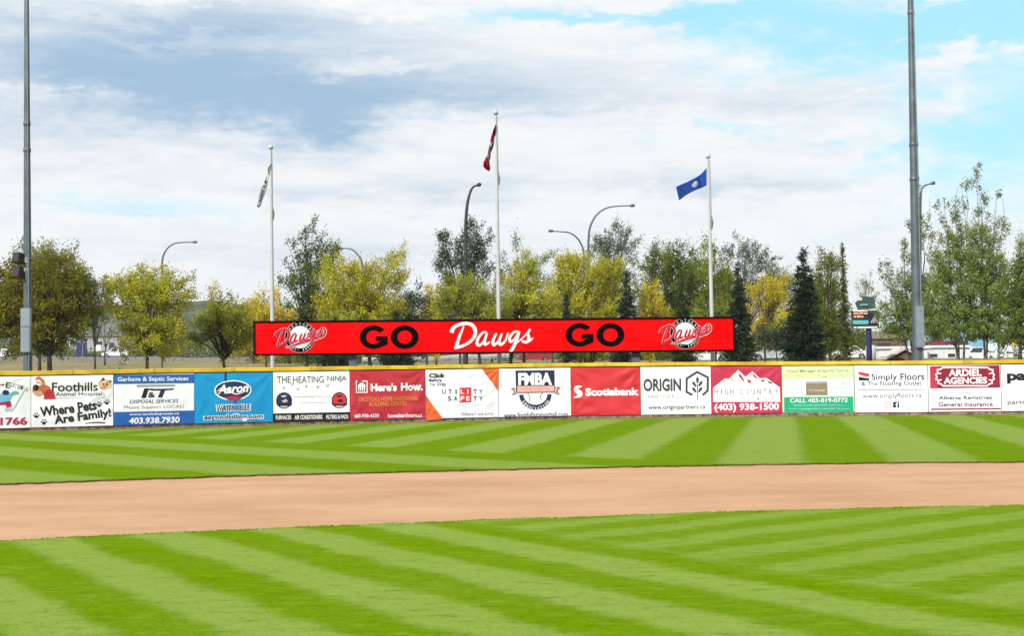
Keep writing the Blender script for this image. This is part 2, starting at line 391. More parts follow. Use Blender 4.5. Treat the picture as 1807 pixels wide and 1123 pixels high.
# ------------------------------------------------------------------ outfield fence
fence = thing('outfield_fence', 'long outfield fence with yellow top cap, hung with a row of sponsor banners', 'fence', (0, fence_y(0), 0))
fo = Vector(fence.location)
def loc(p): return Vector(p) - fo
mcap = mat('yellow_cap', (0.54, 0.34, 0.016), 0.5, 0.10, 0.9, c2=(0.70, 0.46, 0.03))
mpan = mat('fence_panel', (0.035, 0.05, 0.04), 0.8, 0.15, 2)
mkick = mat('kick_board', (0.17, 0.12, 0.075), 0.9, 0.3, 5, c2=(0.30, 0.22, 0.14))
mpost = mat('fence_post', (0.22, 0.23, 0.24), 0.5, 0.1, 3, metal=0.5)
prof = [(-0.075, -0.155), (-0.080, -0.02), (-0.055, 0.0), (0.055, 0.0), (0.080, -0.02), (0.075, -0.155)]
mb = MB(); vs = []; n = len(prof); FP = []
for i in range(len(FENCE)):                                # subdivide so that the cap can sag and wave a little
    x, y, z = FENCE[i]; FP.append((x, y, z))
    if i < len(FENCE) - 1:
        x2, y2, z2 = FENCE[i + 1]
        for k in (0.25, 0.5, 0.75): FP.append((x + (x2 - x) * k, y + (y2 - y) * k, z + (z2 - z) * k + rnd.uniform(-0.012, 0.008)))
for i, (x, y, z) in enumerate(FP):
    a = Vector(FP[max(i - 1, 0)][:2]); b_ = Vector(FP[min(i + 1, len(FP) - 1)][:2]); d = (b_ - a).normalized(); nn = Vector((-d.y, d.x))
    for u, v in prof: vs.append(loc((x + nn.x * u, y + nn.y * u, z + v)))
mb.add(vs, [(i * n + k, (i + 1) * n + k, (i + 1) * n + (k + 1) % n, i * n + (k + 1) % n) for i in range(len(FP) - 1) for k in range(n)])
mb.build('top_cap', mcap, fence)
mjnt = mat('cap_joint', (0.36, 0.24, 0.02), 0.5, 0.1)
for i in range(2, len(FP) - 1, 4):
    x, y, z = FP[i]; a = Vector(FP[i - 1][:2]); b_ = Vector(FP[i + 1][:2]); d = (b_ - a).normalized(); nn = Vector((-d.y, d.x)); q = []
    for sg in (-1, 1): q += [loc((x + nn.x * u * 1.04 + d.x * .022 * sg, y + nn.y * u * 1.04 + d.y * .022 * sg, z + v + (.004 if v > -.1 else 0))) for u, v in prof]
    MB().add(q, [(k, n + k, n + (k + 1) % n, (k + 1) % n) for k in range(n)]).build('cap_joint', mjnt, fence)
def wallstrip(name, m, z0, z1, off, thick):
    mb = MB()
    for (x, y, zt), (x2, y2, zt2) in zip(FENCE[:-1], FENCE[1:]):
        d = Vector((x2 - x, y2 - y)).normalized(); nn = Vector((-d.y, d.x))
        q = [(x + nn.x * o, y + nn.y * o, x2 + nn.x * o, y2 + nn.y * o) for o in (off, off + thick)]
        a = [loc((q[0][0], q[0][1], z0)), loc((q[0][2], q[0][3], z0)), loc((q[1][2], q[1][3], z0)), loc((q[1][0], q[1][1], z0))]
        ta = z1 if z1 > 0 else zt + z1; tb = z1 if z1 > 0 else zt2 + z1
        b2 = [Vector((v.x, v.y, (ta, tb, tb, ta)[k] - fo.z)) for k, v in enumerate(a)]
        mb.add(a + b2, [(3, 2, 1, 0), (4, 5, 6, 7), (0, 1, 5, 4), (1, 2, 6, 5), (2, 3, 7, 6), (3, 0, 4, 7)])
    mb.build(name, m, fence)
wallstrip('mesh_panel', mpan, 0.13, -0.10, -0.008, 0.016)
wallstrip('kick_board', mkick, -0.05, 0.165, -0.035, 0.05)
for x, y, z in FENCE:
    MB().tube([loc((x, y + 0.045, -0.05)), loc((x, y + 0.045, z - 0.03))], 0.035, 8).build('post', mpost, fence)

# ------------------------------------------------------------------ flat graphics laid on a real panel
_txt = {}
def glyphs(s, bold, shear):
    k = (s, bold, shear)
    if k in _txt: return _txt[k]
    cu = bpy.data.curves.new('t', 'FONT'); cu.body = s; cu.size = 1; cu.offset = bold; cu.shear = shear; cu.resolution_u = 3; cu.fill_mode = 'BOTH' if False else 'FRONT'
    o = bpy.data.objects.new('t', cu); COL.objects.link(o); bpy.context.view_layer.update()
    me = o.evaluated_get(bpy.context.evaluated_depsgraph_get()).to_mesh()
    V = np.array([v.co[:2] for v in me.vertices]); Fc = [tuple(p.vertices) for p in me.polygons]
    bpy.data.objects.remove(o); bpy.data.curves.remove(cu)
    lo, hi = V.min(0), V.max(0); V = (V - lo) / (hi - lo)
    _txt[k] = (V, Fc); return _txt[k]
def smooth_path(pts, n=6):
    P = [np.array(p, float) for p in pts]; o = []
    for i in range(len(P) - 1):
        p0, p1, p2, p3 = P[max(i - 1, 0)], P[i], P[i + 1], P[min(i + 2, len(P) - 1)]
        for k in range(n):
            u = k / n; o.append(0.5 * (2 * p1 + (p2 - p0) * u + (2 * p0 - 5 * p1 + 4 * p2 - p3) * u * u + (3 * p1 - p0 - 3 * p2 + p3) * u ** 3))
    o.append(P[-1]); return o
class Panel:
    """a vertical panel seen in the photo: photo pixels -> (u, v) metres on it"""
    def __init__(s, p0, p1, z0, z1, zoom, wr=0.0, seed=0, z1b=None):
        s.p0 = Vector(p0); s.p1 = Vector(p1); s.d = Vector((p1[0] - p0[0], p1[1] - p0[1], 0)); s.L = s.d.length; s.d.normalize()
        s.n = Vector((s.d.y, -s.d.x, 0)); s.z0, s.z1 = z0, z1; s.z1b = z1 if z1b is None else z1b
        s.zoom = zoom; s.wr = wr; s.r = random.Random(seed); s.ph = [s.r.uniform(0, 6.28) for _ in range(12)]
        s.H = z1 - z0; s.org = Vector((p0[0], p0[1], z0)); s.layers = {}; s.lay = 0
    def ztop(s, u): return s.z1 + (s.z1b - s.z1) * u / s.L
    def px(s, x, y):
        r = ray(x, y); t = (s.p0 - CAM).dot(s.n) / r.dot(s.n); q = CAM + r * t
        return (q - s.org).dot(s.d), q.z - s.z0
    def z(s, x, y):
        sc_, ox, oy = s.zoom; return s.px(ox + x / sc_, oy + y / sc_)
    def disp(s, u, v):
        if not s.wr: return 0.0
        L, H, p = s.L, s.H, s.ph; e = 0
        for k, (cx, cy) in enumerate(((0, H), (L, H), (0, 0), (L, 0))):
            dx, dy = u - cx, v - cy; rr = math.hypot(dx, dy); th = math.atan2(dy, dx)
            e += (0.9 if k < 2 else 0.5) * math.exp(-rr / 1.3) * min(rr / 0.25, 1) * math.sin(th * 11 + p[k])
        cx = L * (0.35 + 0.3 * math.sin(p[4]) ** 2); rr = math.hypot(u - cx, (v - H * 1.15) * 1.25)
        sag = math.sin(rr * 9.5 + p[5] + 1.2 * math.sin(u * 2.1 + p[6]))
        e += 0.75 * sag ** 3 * max(0.0, math.sin(2.1 * u + 1.3 * v + p[7]))
        e += 0.7 * math.sin(5.0 * (u * 0.5 + v * math.cos(p[8])) + p[9] + 1.6 * math.sin(1.7 * u + p[10])) * math.exp(-((v - H * 0.4) / (H * 0.5)) ** 2)
        ed = min(u / 0.12, (L - u) / 0.12, (H - v) / 0.12, 1); ed = max(ed, 0)
        return (s.wr * e + 0.004) * ed
    def pt(s, u, v, lift): return s.org + s.d * u + Vector((0, 0, 1)) * v + s.n * (lift + s.disp(min(max(u, 0), s.L), v)) - s.base
    def place(s, name, label, cat, group=None, off=0.05):
        s.off = off; s.base = s.org + s.d * (s.L / 2); s.name, s.label, s.cat, s.grp = name, label, cat, group
        s.sheets = MB(); s.smats = []; s.parts = {}
        return s
    def _mb(s, part, c):
        if s.cat or part == 'sheet': mb, ms = s.sheets, s.smats
        else: mb, ms = s.parts.setdefault(part, (MB(), []))
        if c not in ms: ms.append(c)
        mb.k = ms.index(c); return mb
    def grid(s, u0, v0, u1, v1, c, lay=0, part='sheet', step=0.07, top=False, n=None):
        mb = s._mb(part, c); mb.sm = True; nu = max(1, int((u1 - u0) / step)); nv = max(1, int((v1 - v0) / step))
        vs = []
        for j in range(nv + 1):
            for i in range(nu + 1):
                u = u0 + (u1 - u0) * i / nu; v = v0 + ((s.ztop(u) - s.z0 if top else v1) - v0) * j / nv; vs.append(s.pt(u, v, s.off + lay * 0.004))
        mb.add(vs, [(j * (nu + 1) + i, j * (nu + 1) + i + 1, (j + 1) * (nu + 1) + i + 1, (j + 1) * (nu + 1) + i) for j in range(nv) for i in range(nu)])
        return s
    def sheet(s, c): return s.grid(0.012, 0, s.L - 0.012, s.H, c, top=True)
    def band(s, y0, y1, c, x0=None, x1=None, lay=1):
        """a printed rectangle, zoom coordinates"""
        xm = ((x0 if x0 is not None else 0) + (x1 if x1 is not None else 0)) / 2
        if x0 is None: a, b = 0.012, s.L - 0.012; xc = s.zoom[3] if len(s.zoom) > 3 else 900
        u0 = s.z(x0, y0)[0] if x0 is not None else 0.012; u1 = s.z(x1, y0)[0] if x1 is not None else s.L - 0.012
        xa = x0 if x0 is not None else x1 if x1 is not None else s.mid
        v1 = min(s.z(xa, y0)[1], s.H); v0 = max(s.z(xa, y1)[1], 0.0)
        return s.grid(u0, v0, u1, v1, c, lay)
    def poly(s, pts, c, part='emblem', lay=2, raw=False):
        mb = s._mb(part, c); mb.sm = False
        q = [p if raw else s.z(*p) for p in pts]
        o = []                                            # subdivide long edges so the shape follows the cloth
        for i in range(len(q)):
            a, b = q[i], q[(i + 1) % len(q)]; k = max(1, int(math.hypot(b[0] - a[0], b[1] - a[1]) / 0.25))
            o += [(a[0] + (b[0] - a[0]) * j / k, a[1] + (b[1] - a[1]) * j / k) for j in range(k)]
        ar = sum(o[i][0] * o[(i + 1) % len(o)][1] - o[(i + 1) % len(o)][0] * o[i][1] for i in range(len(o)))
        if ar < 0: o.reverse()
        P3 = [Vector((a[0], a[1], 0)) for a in o]
        from mathutils.geometry import tessellate_polygon
        return s.tris(mb, [[o[i] for i in t_] for t_ in tessellate_polygon([P3])], lay)
    def tris(s, mb, T3, lay, lim=0.12):
        """lay triangles on the cloth, split until they can follow its folds"""
        q = []
        while T3:
            t3 = T3.pop(); a, b, c = t3
            l = [(math.hypot(p[0] - r[0], p[1] - r[1]), i) for i, (p, r) in enumerate(((a, b), (b, c), (c, a)))]; L, i = max(l)
            if not s.wr or L < lim: q.append(t3); continue
            a, b, c = t3[i], t3[(i + 1) % 3], t3[(i + 2) % 3]; m_ = ((a[0] + b[0]) / 2, (a[1] + b[1]) / 2); T3 += [[a, m_, c], [m_, b, c]]
        vs = []; fs = []; ix = {}
        for t3 in q:
            f = []
            for u, v in t3:
                kk = (round(u, 5), round(v, 5))
                if kk not in ix: ix[kk] = len(vs); vs.append(s.pt(u, v, s.off + lay * 0.004))
                f.append(ix[kk])
            if (t3[1][0] - t3[0][0]) * (t3[2][1] - t3[0][1]) - (t3[2][0] - t3[0][0]) * (t3[1][1] - t3[0][1]) < 0: f.reverse()
            if len(set(f)) == 3: fs.append(f)
        mb.add(vs, fs); return s
    def ell(s, cx, cy, rx, ry, c, part='emblem', lay=2, a0=0, a1=360, n=28, inner=None):
        sc_ = s.zoom[0]; m_ = s.mpp() / sc_
        u, v = s.z(cx, cy); A = [math.radians(a0 + (a1 - a0) * k / n) for k in range(n + (inner is not None or a1 - a0 < 360))]
        o = [(u + rx * m_ * math.cos(a), v + ry * m_ * math.sin(a)) for a in A]
        if inner is None: return s.poly(o, c, part, lay, raw=True)
        mb = s._mb(part, c); mb.sm = False
        i_ = [(u + inner * rx * m_ * math.cos(a), v + inner * ry * m_ * math.sin(a)) for a in A]
        mb.add([s.pt(*p, s.off + lay * 0.004) for p in o + i_], [(k, k + 1, len(o) + k + 1, len(o) + k) for k in range(len(o) - 1)]); return s
    def mpp(s): return s.dist() / F
    def dist(s): return (s.org + s.d * s.L / 2 - CAM).y
    def text(s, st, x0, y0, x1, y1, c, bold=0.0, shear=0.0, rot=0.0, lay=3, part='lettering', grow=0.0):
        V, Fc = glyphs(st, bold, shear); mb = s._mb(part, c); mb.sm = False; m_ = s.mpp() / s.zoom[0]
        u, v = s.z((x0 + x1) / 2, (y0 + y1) / 2); W = (x1 - x0) * m_ + grow; Hh = (y1 - y0) * m_ + grow; cr, sr = math.cos(math.radians(rot)), math.sin(math.radians(rot))
        o = []
        for a, b in V:
            a = (a - 0.5) * W; b = (b - 0.5) * Hh; o.append((u + a * cr - b * sr, v + a * sr + b * cr))
        T3 = []
        for f in Fc: T3 += [[o[f[0]], o[f[i]], o[f[i + 1]]] for i in range(1, len(f) - 1)]
        return s.tris(mb, T3, lay, 0.2)
    def arc_text(s, st, cx, cy, r, a_mid, span, h, c, bold=0.02, lay=4, flip=False, part='lettering'):
        """letters round a circle; angles in degrees, anticlockwise from right"""
        k = len(st)
        for i, ch in enumerate(st):
            if ch == ' ': continue
            a = a_mid + span * (0.5 - i / (k - 1)) * (-1 if flip else 1)
            x = cx + r * math.cos(math.radians(a)); y = cy - r * math.sin(math.radians(a)); wd = h * (0.25 if ch in 'I.1' else 0.78); hh = h * 0.25 if ch == '.' else h
            s.text(ch, x - wd / 2, y - hh / 2, x + wd / 2, y + hh / 2, c, bold, 0, (a + 90) if flip else (a - 90), lay, part)
        return s
    def stroke(s, pts, wd, c, lay=3, part='emblem', smooth=True, n=6, close=False):
        """a brush stroke through zoom points; wd in zoom px, one number or one per point"""
        if not hasattr(wd, '__len__'): wd = [wd] * len(pts)
        P = [(*p, q) for p, q in zip(pts, wd)]
        if close: P.append(P[0])
        P = smooth_path(P, n) if smooth else [np.array(p, float) for p in P]
        mb = s._mb(part, c); mb.sm = False; vs = []; m_ = s.mpp() / s.zoom[0]
        Q = [np.array(s.z(p[0], p[1])) for p in P]
        for i in range(len(Q)):
            a = Q[i] - Q[i - 1] if i else Q[1] - Q[0]; b = Q[i + 1] - Q[i] if i < len(Q) - 1 else a
            if close and i in (0, len(Q) - 1): a, b = Q[-1] - Q[-2], Q[1] - Q[0]
            a = a / (np.linalg.norm(a) + 1e-9); b = b / (np.linalg.norm(b) + 1e-9); t_ = a + b; t_ = t_ / (np.linalg.norm(t_) + 1e-9)
            nn = np.array([-t_[1], t_[0]]); k = 1 / max(0.5, abs(t_.dot(a))); hw = P[i][2] * m_ / 2 * k
            for sg in (1, -1): q = Q[i] + nn * hw * sg; vs.append(s.pt(q[0], q[1], s.off + lay * 0.004 + 0.0002 * i))
        mb.add(vs, [(2 * i + 1, 2 * i + 3, 2 * i + 2, 2 * i) for i in range(len(Q) - 1)]); return s
    def done(s, parent=None):
        o = s.sheets.build(s.name, s.smats, parent); o.location = s.base
        if parent: o.location = s.base - Vector(parent.location)
        if s.cat: tag(o, s.label, s.cat, s.grp)
        for k, (mb, ms) in s.parts.items(): mb.build(k, ms, o if not parent else parent).location = (0, 0, 0) if not parent else o.location
        return o

def ink(n, r, g, b): return mat('ink_' + n, (r, g, b), 0.5, 0.02, 3, spec=0.2)
WHITE = mat('vinyl_white', (0.79, 0.81, 0.85), 0.42, 0.05, 1.2, spec=0.4)
GREYW = mat('vinyl_grey_white', (0.70, 0.73, 0.78), 0.42, 0.05, 1.2, spec=0.4)
RED = mat('vinyl_red', (0.42, 0.020, 0.036), 0.4, 0.05, 1.2); ROSE = mat('vinyl_crimson', (0.42, 0.02, 0.06), 0.4, 0.05, 1.2)
SRED = mat('vinyl_scarlet', (0.50, 0.022, 0.03), 0.4, 0.05, 1.2); SKYB = mat('vinyl_blue', (0.0, 0.24, 0.52), 0.4, 0.04, 1.2); ROYAL = mat('vinyl_royal', (0.01, 0.10, 0.38), 0.4, 0.05, 1.2)
BLK = ink('black', 0.012, 0.012, 0.014); DK = ink('charcoal', 0.05, 0.05, 0.055); NAVY = ink('navy', 0.018, 0.025, 0.075); GREY = ink('grey', 0.28, 0.28, 0.30); LGREY = ink('pale_grey', 0.45, 0.46, 0.47)
IW = ink('white', 0.74, 0.75, 0.76); IRED = ink('red', 0.55, 0.03, 0.04); CRIM = ink('crimson', 0.40, 0.02, 0.07); ORG = ink('orange', 0.62, 0.11, 0.025); TAN = ink('tan', 0.58, 0.36, 0.20)
FUR = ink('fur', 0.50, 0.13, 0.06); SKIN = ink('pink', 0.62, 0.33, 0.28); CYAN = ink('light_blue', 0.16, 0.42, 0.60); PALEG = ink('pale_green', 0.46, 0.62, 0.36); EMER = ink('emerald', 0.01, 0.30, 0.15)
AQUA = ink('aqua', 0.42, 0.62, 0.56); OLV = ink('olive', 0.10, 0.24, 0.05); MAR = ink('maroon', 0.22, 0.012, 0.03); AMB = ink('amber', 0.72, 0.27, 0.05); SOIL = ink('soil', 0.20, 0.165, 0.11); PINKR = ink('ribbon', 0.66, 0.36, 0.32)
i0 = 7
Z1, Z2, Z3, Z4, Z5, Z6 = (5.163, 0, 620), (5.163, 330, 620), (5.163, 660, 620), (5.163, 1000, 620), (6.693, 1330, 620), (7.02, 1560, 620)
def banner(k, zoom, label, c, wr=0.019):
    a, b = FENCE[i0 + k], FENCE[i0 + k + 1]
    p = Panel(a, b, 0.135, a[2] - 0.205, zoom, wr, seed=k * 7 + 3, z1b=b[2] - 0.205)  # top lowered: exposed dark panel draws the cap's shadow line
    p.place('fence_banner', label, 'banner', 'sponsor banners along the outfield fence', off=0.085 if wr else 0.035)
    p.mid = ((SEAMS[k] + SEAMS[k + 1]) / 2 - zoom[1]) * zoom[0]
    return p.sheet(c)
def paw(p, x, y, r, c=BLK):
    p.ell(x, y + r * 0.35, r * 0.62, r * 0.5, c, n=12)
    for dx, dy in ((-0.85, -0.05), (-0.35, -0.65), (0.35, -0.7), (0.85, -0.15)): p.ell(x + dx * r, y + dy * r, r * 0.22, r * 0.3, c, n=8)

# 0 cartoon electrician, cut by the frame
p = banner(0, Z1, 'white banner with a blue and red cartoon worker and a number ending 1766', WHITE)
p.text('1766', 4, 602, 238, 675, CRIM, 0.035)
p.text('E', 50, 285, 92, 338, DK, 0.01, 0, -6)
for ch, x, y, h in zip('LECTRICAL', range(104, 256, 18), range(308, 360, 5), (40, 38, 36, 34, 34, 34, 34, 34, 34)): p.text(ch, x - 7, y - h / 2, x + 7, y + h / 2, DK, 0.0, 0, -17)
p.stroke([(0, 308), (36, 306)], 12, CRIM, smooth=False)
p.poly([(-30, 400), (20, 380), (90, 385), (100, 430), (75, 470), (10, 480), (-40, 470)], CYAN).ell(48, 378, 30, 24, NAVY, lay=3)
p.stroke([(85, 400), (130, 378), (165, 385)], [30, 26, 18], CYAN, lay=4)
p.poly([(-10, 470), (90, 455), (103, 505), (60, 520), (50, 490), (10, 490), (-20, 500)], CRIM, lay=3).poly([(45, 515), (98, 508), (92, 545), (40, 550)], LGREY, lay=3)
p.stroke([(218, 345), (130, 505), (92, 550)], [14, 9, 8], LGREY, lay=5, smooth=False); p.done()
# 1 animal hospital
p = banner(1, Z1, 'white animal hospital banner with a cartoon dog, cat face and black paw prints', WHITE)
p.text('Foothills', 478, 285, 880, 366, BLK, 0.012).text('Animal Hospital', 510, 372, 918, 418, DK)
p.stroke([(372, 428), (955, 420)], 4, LGREY, smooth=False)
p.ell(395, 350, 62, 42, FUR, lay=2).ell(345, 355, 52, 40, FUR, lay=3).ell(322, 332, 27, 26, BLK, lay=4).ell(345, 385, 38, 22, TAN, lay=4)
p.stroke([(320, 262), (350, 245), (385, 275), (405, 330)], [12, 26, 24, 12], FUR, lay=3).stroke([(322, 290), (350, 282), (378, 310)], [8, 18, 10], TAN, lay=4)
p.poly([(395, 380), (440, 345), (485, 365), (500, 435), (400, 440)], RED, lay=5)
p.ell(950, 305, 58, 48, TAN).poly([(915, 275), (932, 238), (955, 262)], DK, lay=3).poly([(985, 268), (1015, 268), (1000, 295)], DK, lay=3).ell(935, 300, 7, 8, BLK, lay=4, n=8).ell(972, 305, 7, 8, BLK, lay=4, n=8).ell(952, 326, 12, 7, SKIN, lay=4, n=8).poly([(940, 360), (960, 410), (930, 415)], LGREY, lay=1)
p.text('Where Pets', 372, 478, 868, 568, BLK, 0.03, 0, 6.5).text('Are Family!', 500, 552, 1000, 655, BLK, 0.03, 0, 7)
p.stroke([(770, 660), (860, 650), (955, 652)], [3, 10, 9], BLK)
for x, y in ((900, 488), (970, 466), (327, 588), (397, 646)): paw(p, x, y, 27)
p.done()
# 2 disposal
p = banner(2, Z1, 'white and royal blue disposal services banner with phone number 403.938.7930', WHITE, 0.007)
p.band(200, 297, ROYAL).band(548, 700, ROYAL)
p.text('Garbage & Septic Services', 1075, 234, 1712, 284, IW, 0.02)
p.poly([(1240, 308), (1592, 304), (1588, 322), (1240, 328)], GREY)
p.poly([(1310, 340), (1350, 340), (1325, 428), (1282, 428)], BLK).poly([(1335, 342), (1395, 342), (1392, 354), (1335, 356)], BLK, lay=3).text('&', 1345, 375, 1408, 424, BLK, 0.02)
p.poly([(1375, 345), (1580, 340), (1572, 354), (1500, 358), (1472, 424), (1432, 424), (1458, 360), (1370, 360)], NAVY)
p.text('DISPOSAL SERVICES', 1180, 440, 1618, 474, DK, 0.0, 0.25).text('Please Support LOCAL!', 1132, 492, 1668, 530, GREY)
p.text('www.iandtdisposals.ca', 1178, 560, 1625, 590, IW, 0.01).text('403.938.7930', 1176, 602, 1630, 660, IW, 0.03, 0.1); p.done()
# 3 water wells
p = banner(3, Z2, 'bright blue water wells banner with an oval script logo and a drilling mast', SKYB)
p.poly([(338, 200), (358, 200), (360, 290), (338, 290)], NAVY, lay=1)
p.ell(415, 358, 168, 92, IW, lay=2).ell(415, 356, 156, 80, NAVY, lay=3)
p.text('Aaron', 275, 300, 556, 384, IW, 0.03, 0.3, 3, lay=4).stroke([(265, 372), (330, 335), (440, 392), (540, 360)], [4, 10, 9, 3], IW, lay=5)
p.poly([(335, 425), (420, 405), (500, 420), (470, 450), (380, 448)], CRIM, lay=4).ell(432, 455, 12, 22, ROYAL, lay=5, n=12)
p.text('WATERWELLS', 258, 484, 580, 550, IW, 0.06, 0.18, lay=2).text('WATERWELLS', 268, 491, 570, 543, NAVY, 0.015, 0.18, lay=4)
p.text('aarondrilling.com', 146, 570, 698, 640, IW, 0.075, 0.15, lay=2).text('aarondrilling.com', 156, 577, 688, 632, NAVY, 0.02, 0.15, lay=4)
p.band(640, 655, mat('vinyl_teal', (0.02, 0.26, 0.36), 0.4, 0.05), x0=230, x1=600); p.done()
# 4 heating
p = banner(4, Z2, 'white heating banner with thin capitals, two round badges and a black bottom band', WHITE, 0.009)
p.text('THE', 815, 230, 940, 290, DK).text('HEATING', 962, 228, 1242, 290, DK).text('NINJA', 1272, 225, 1450, 285, DK)
p.band(562, 660, BLK)
p.text('FURNACES', 806, 586, 945, 624, IW, 0.02).text('AIR CONDITIONERS', 975, 582, 1230, 622, IW, 0.02).text('FILTERS & PADS', 1262, 580, 1466, 618, IW, 0.02)
p.text('theheatingninja.com', 960, 402, 1312, 428, LGREY).stroke([(1010, 466), (1140, 470), (1268, 464)], [7, 9, 6], mat('ink_faint', (0.60, 0.62, 0.62), 0.5, 0.02))
for x, y in ((875, 335), (955, 300), (1005, 345), (1080, 318), (1185, 325), (1275, 312)):
    p.stroke([(x - 16, y - 8), (x + 14, y + 10)], 5, GREY, smooth=False).stroke([(x + 10, y - 12), (x - 6, y + 14)], 5, GREY, smooth=False, lay=4)
for x, y, c, c2 in ((880, 450, NAVY, LGREY), (1383, 448, IRED, BLK)):
    p.ell(x, y, 72, 74, BLK, lay=2).ell(x, y, 62, 64, c, lay=3).poly([(x - 30, y - 45), (x + 25, y - 48), (x + 10, y - 28), (x - 20, y - 30)], c2, lay=4).poly([(x - 24, y + 5), (x + 20, y - 14), (x + 34, y + 12), (x, y + 20)], c2, lay=4).poly([(x - 74, y + 22), (x - 60, y + 48), (x + 60, y + 48), (x + 74, y + 22), (x + 40, y + 34), (x - 40, y + 34)], BLK, lay=5).poly([(x - 38, y + 50), (x + 38, y + 50), (x + 20, y + 66), (x - 20, y + 66)], LGREY, lay=4)
p.done()
# 5 building centre
p = banner(5, (1, 0, 0), "wrinkled red banner with white Here's How. lettering beside a house mark", RED, 0.030)
p.stroke([(628, 673), (647, 673), (647, 693), (628, 693)], 1.6, IW, smooth=False, close=True)
p.poly([(631, 681), (635, 676), (640, 676), (644, 681), (644, 683), (631, 683)], IW)
for x in (631.5, 634.7, 638, 641.3): p.poly([(x, 683), (x + 2, 683), (x + 2, 690), (x, 690)], IW, lay=3)
p.text("Here's", 653, 677, 700, 691, IW, 0.05).text('How.', 706, 676, 745.5, 690, IW, 0.05)
p.text('OKOTOKS HOME HARDWARE', 631, 700.5, 738, 708, AMB, 0.0).text('BUILDING CENTRE', 650, 709.5, 718, 716.5, AMB, 0.0)
p.text('403-938-4330', 623.5, 731, 668, 737.5, IW, 0.02).text('homehardware.ca', 683, 730, 745, 737, IW, 0.02); p.done()
# 6 utility
p = banner(6, Z3, 'grey white utility safety banner with orange corners and a red block in its name', GREYW, 0.024)
p.poly([(978, 165), (1132, 160), (1132, 372)], ORG, lay=2.5).poly([(468, 402), (625, 622), (470, 634)], ORG, lay=2.5)
p.text('Click', 495, 203, 645, 243, BLK, 0.05).text('Before', 495, 252, 612, 277, BLK, 0.02).text('You', 500, 290, 552, 314, GREY, 0.02).text('Dig', 572, 287, 650, 322, GREY, 0.04)
p.poly([(774, 334), (880, 330), (880, 466), (774, 470)], IRED)
for ch, x in zip('UTILITY', (632, 688, 742, 800, 850, 915, 968)): p.text(ch, x - (17 if ch != 'I' else 5), 350, x + (17 if ch != 'I' else 5), 390, IW if 790 < x < 860 else BLK, 0.015)
for ch, x in zip('SAFETY', (683, 738, 800, 850, 915, 968)): p.text(ch, x - 17, 412, x + 17, 452, IW if 790 < x < 860 else BLK, 0.015)
for ch, x in zip('PARTNERS', np.linspace(778, 972, 8)): p.text(ch, x - 6, 486, x + 6, 502, LGREY)
p.text("Where's the LINE?", 785, 556, 1104, 586, GREY, 0.0, 0.2); p.done()
# 7 minor ball
p = banner(7, Z3, 'white minor ball banner with a navy badge, pink ribbon and baseball', GREYW, 0.007)
p.poly([(1284, 178), (1638, 174), (1640, 325), (1288, 328)], NAVY); p.text('FMBA', 1303, 198, 1622, 312, IW, 0.05)
p.ell(1465, 395, 152, 138, NAVY, lay=2, a0=180, a1=360).ell(1465, 395, 112, 94, IW, lay=3, a0=175, a1=365)
p.stroke([(1395, 385), (1415, 415), (1408, 455)], 6, DK, lay=4).stroke([(1530, 380), (1510, 412), (1520, 450)], 6, DK, lay=4)
p.arc_text('ASSOCIATION', 1465, 395, 128, 270, 118, 26, IW, flip=True)
p.poly([(1240, 340), (1292, 335), (1292, 392), (1250, 402), (1272, 370)], BLK, lay=3).poly([(1690, 330), (1636, 328), (1640, 386), (1684, 396), (1662, 362)], BLK, lay=3)
p.poly([(1254, 346), (1290, 342), (1290, 386), (1262, 394), (1282, 370)], PINKR, lay=4).poly([(1676, 337), (1640, 334), (1642, 380), (1672, 388), (1652, 362)], PINKR, lay=4)
p.poly([(1292, 312), (1640, 310), (1642, 376), (1294, 382)], BLK, lay=4).poly([(1298, 318), (1635, 316), (1636, 370), (1300, 376)], PINKR, lay=5)
p.text('FOOTHILLS MINOR BALL', 1325, 330, 1612, 358, SKIN, 0.01, lay=6); p.text('www.foothillsminorball.com', 1170, 557, 1770, 602, BLK); p.done()
# 8 bank
p = banner(8, Z4, 'plain scarlet bank banner with one word in white and many folds', SRED, 0.034)
p.stroke([(138, 322), (95, 330), (85, 355), (120, 378), (118, 405), (60, 425)], [6, 30, 34, 36, 32, 6], IW).ell(93, 378, 12, 12, IW, lay=4, n=12)
p.text('Scotiabank', 168, 336, 656, 406, IW, 0.045); p.done()
# 9 partners
p = banner(9, Z4, 'white banner with charcoal capitals and a hexagon round a wheat ear', WHITE, 0.007)
p.text('ORIGIN', 695, 250, 1040, 366, DK, 0.035).text('PARTNERS', 735, 398, 1010, 432, GREY)
p.stroke([(1142, 400), (1088, 372), (1090, 250), (1185, 190), (1282, 240), (1280, 360), (1234, 402)], 20, DK, smooth=False)
p.stroke([(1187, 300), (1187, 440)], 7, DK, smooth=False)
for x, y, a in ((1187, 262, 90), (1158, 300, 125), (1216, 296, 55), (1158, 352, 125), (1214, 350, 55)):
    ca, sa = math.cos(math.radians(a)), math.sin(math.radians(a)); p.poly([(x + (ca * u - sa * v), y - (sa * u + ca * v)) for u, v in ((32, 0), (8, 14), (-26, 8), (-30, 0), (-26, -8), (8, -14))], DK, lay=3)
p.text('www.originpartners.ca', 738, 490, 1260, 542, DK, 0.01); p.done()
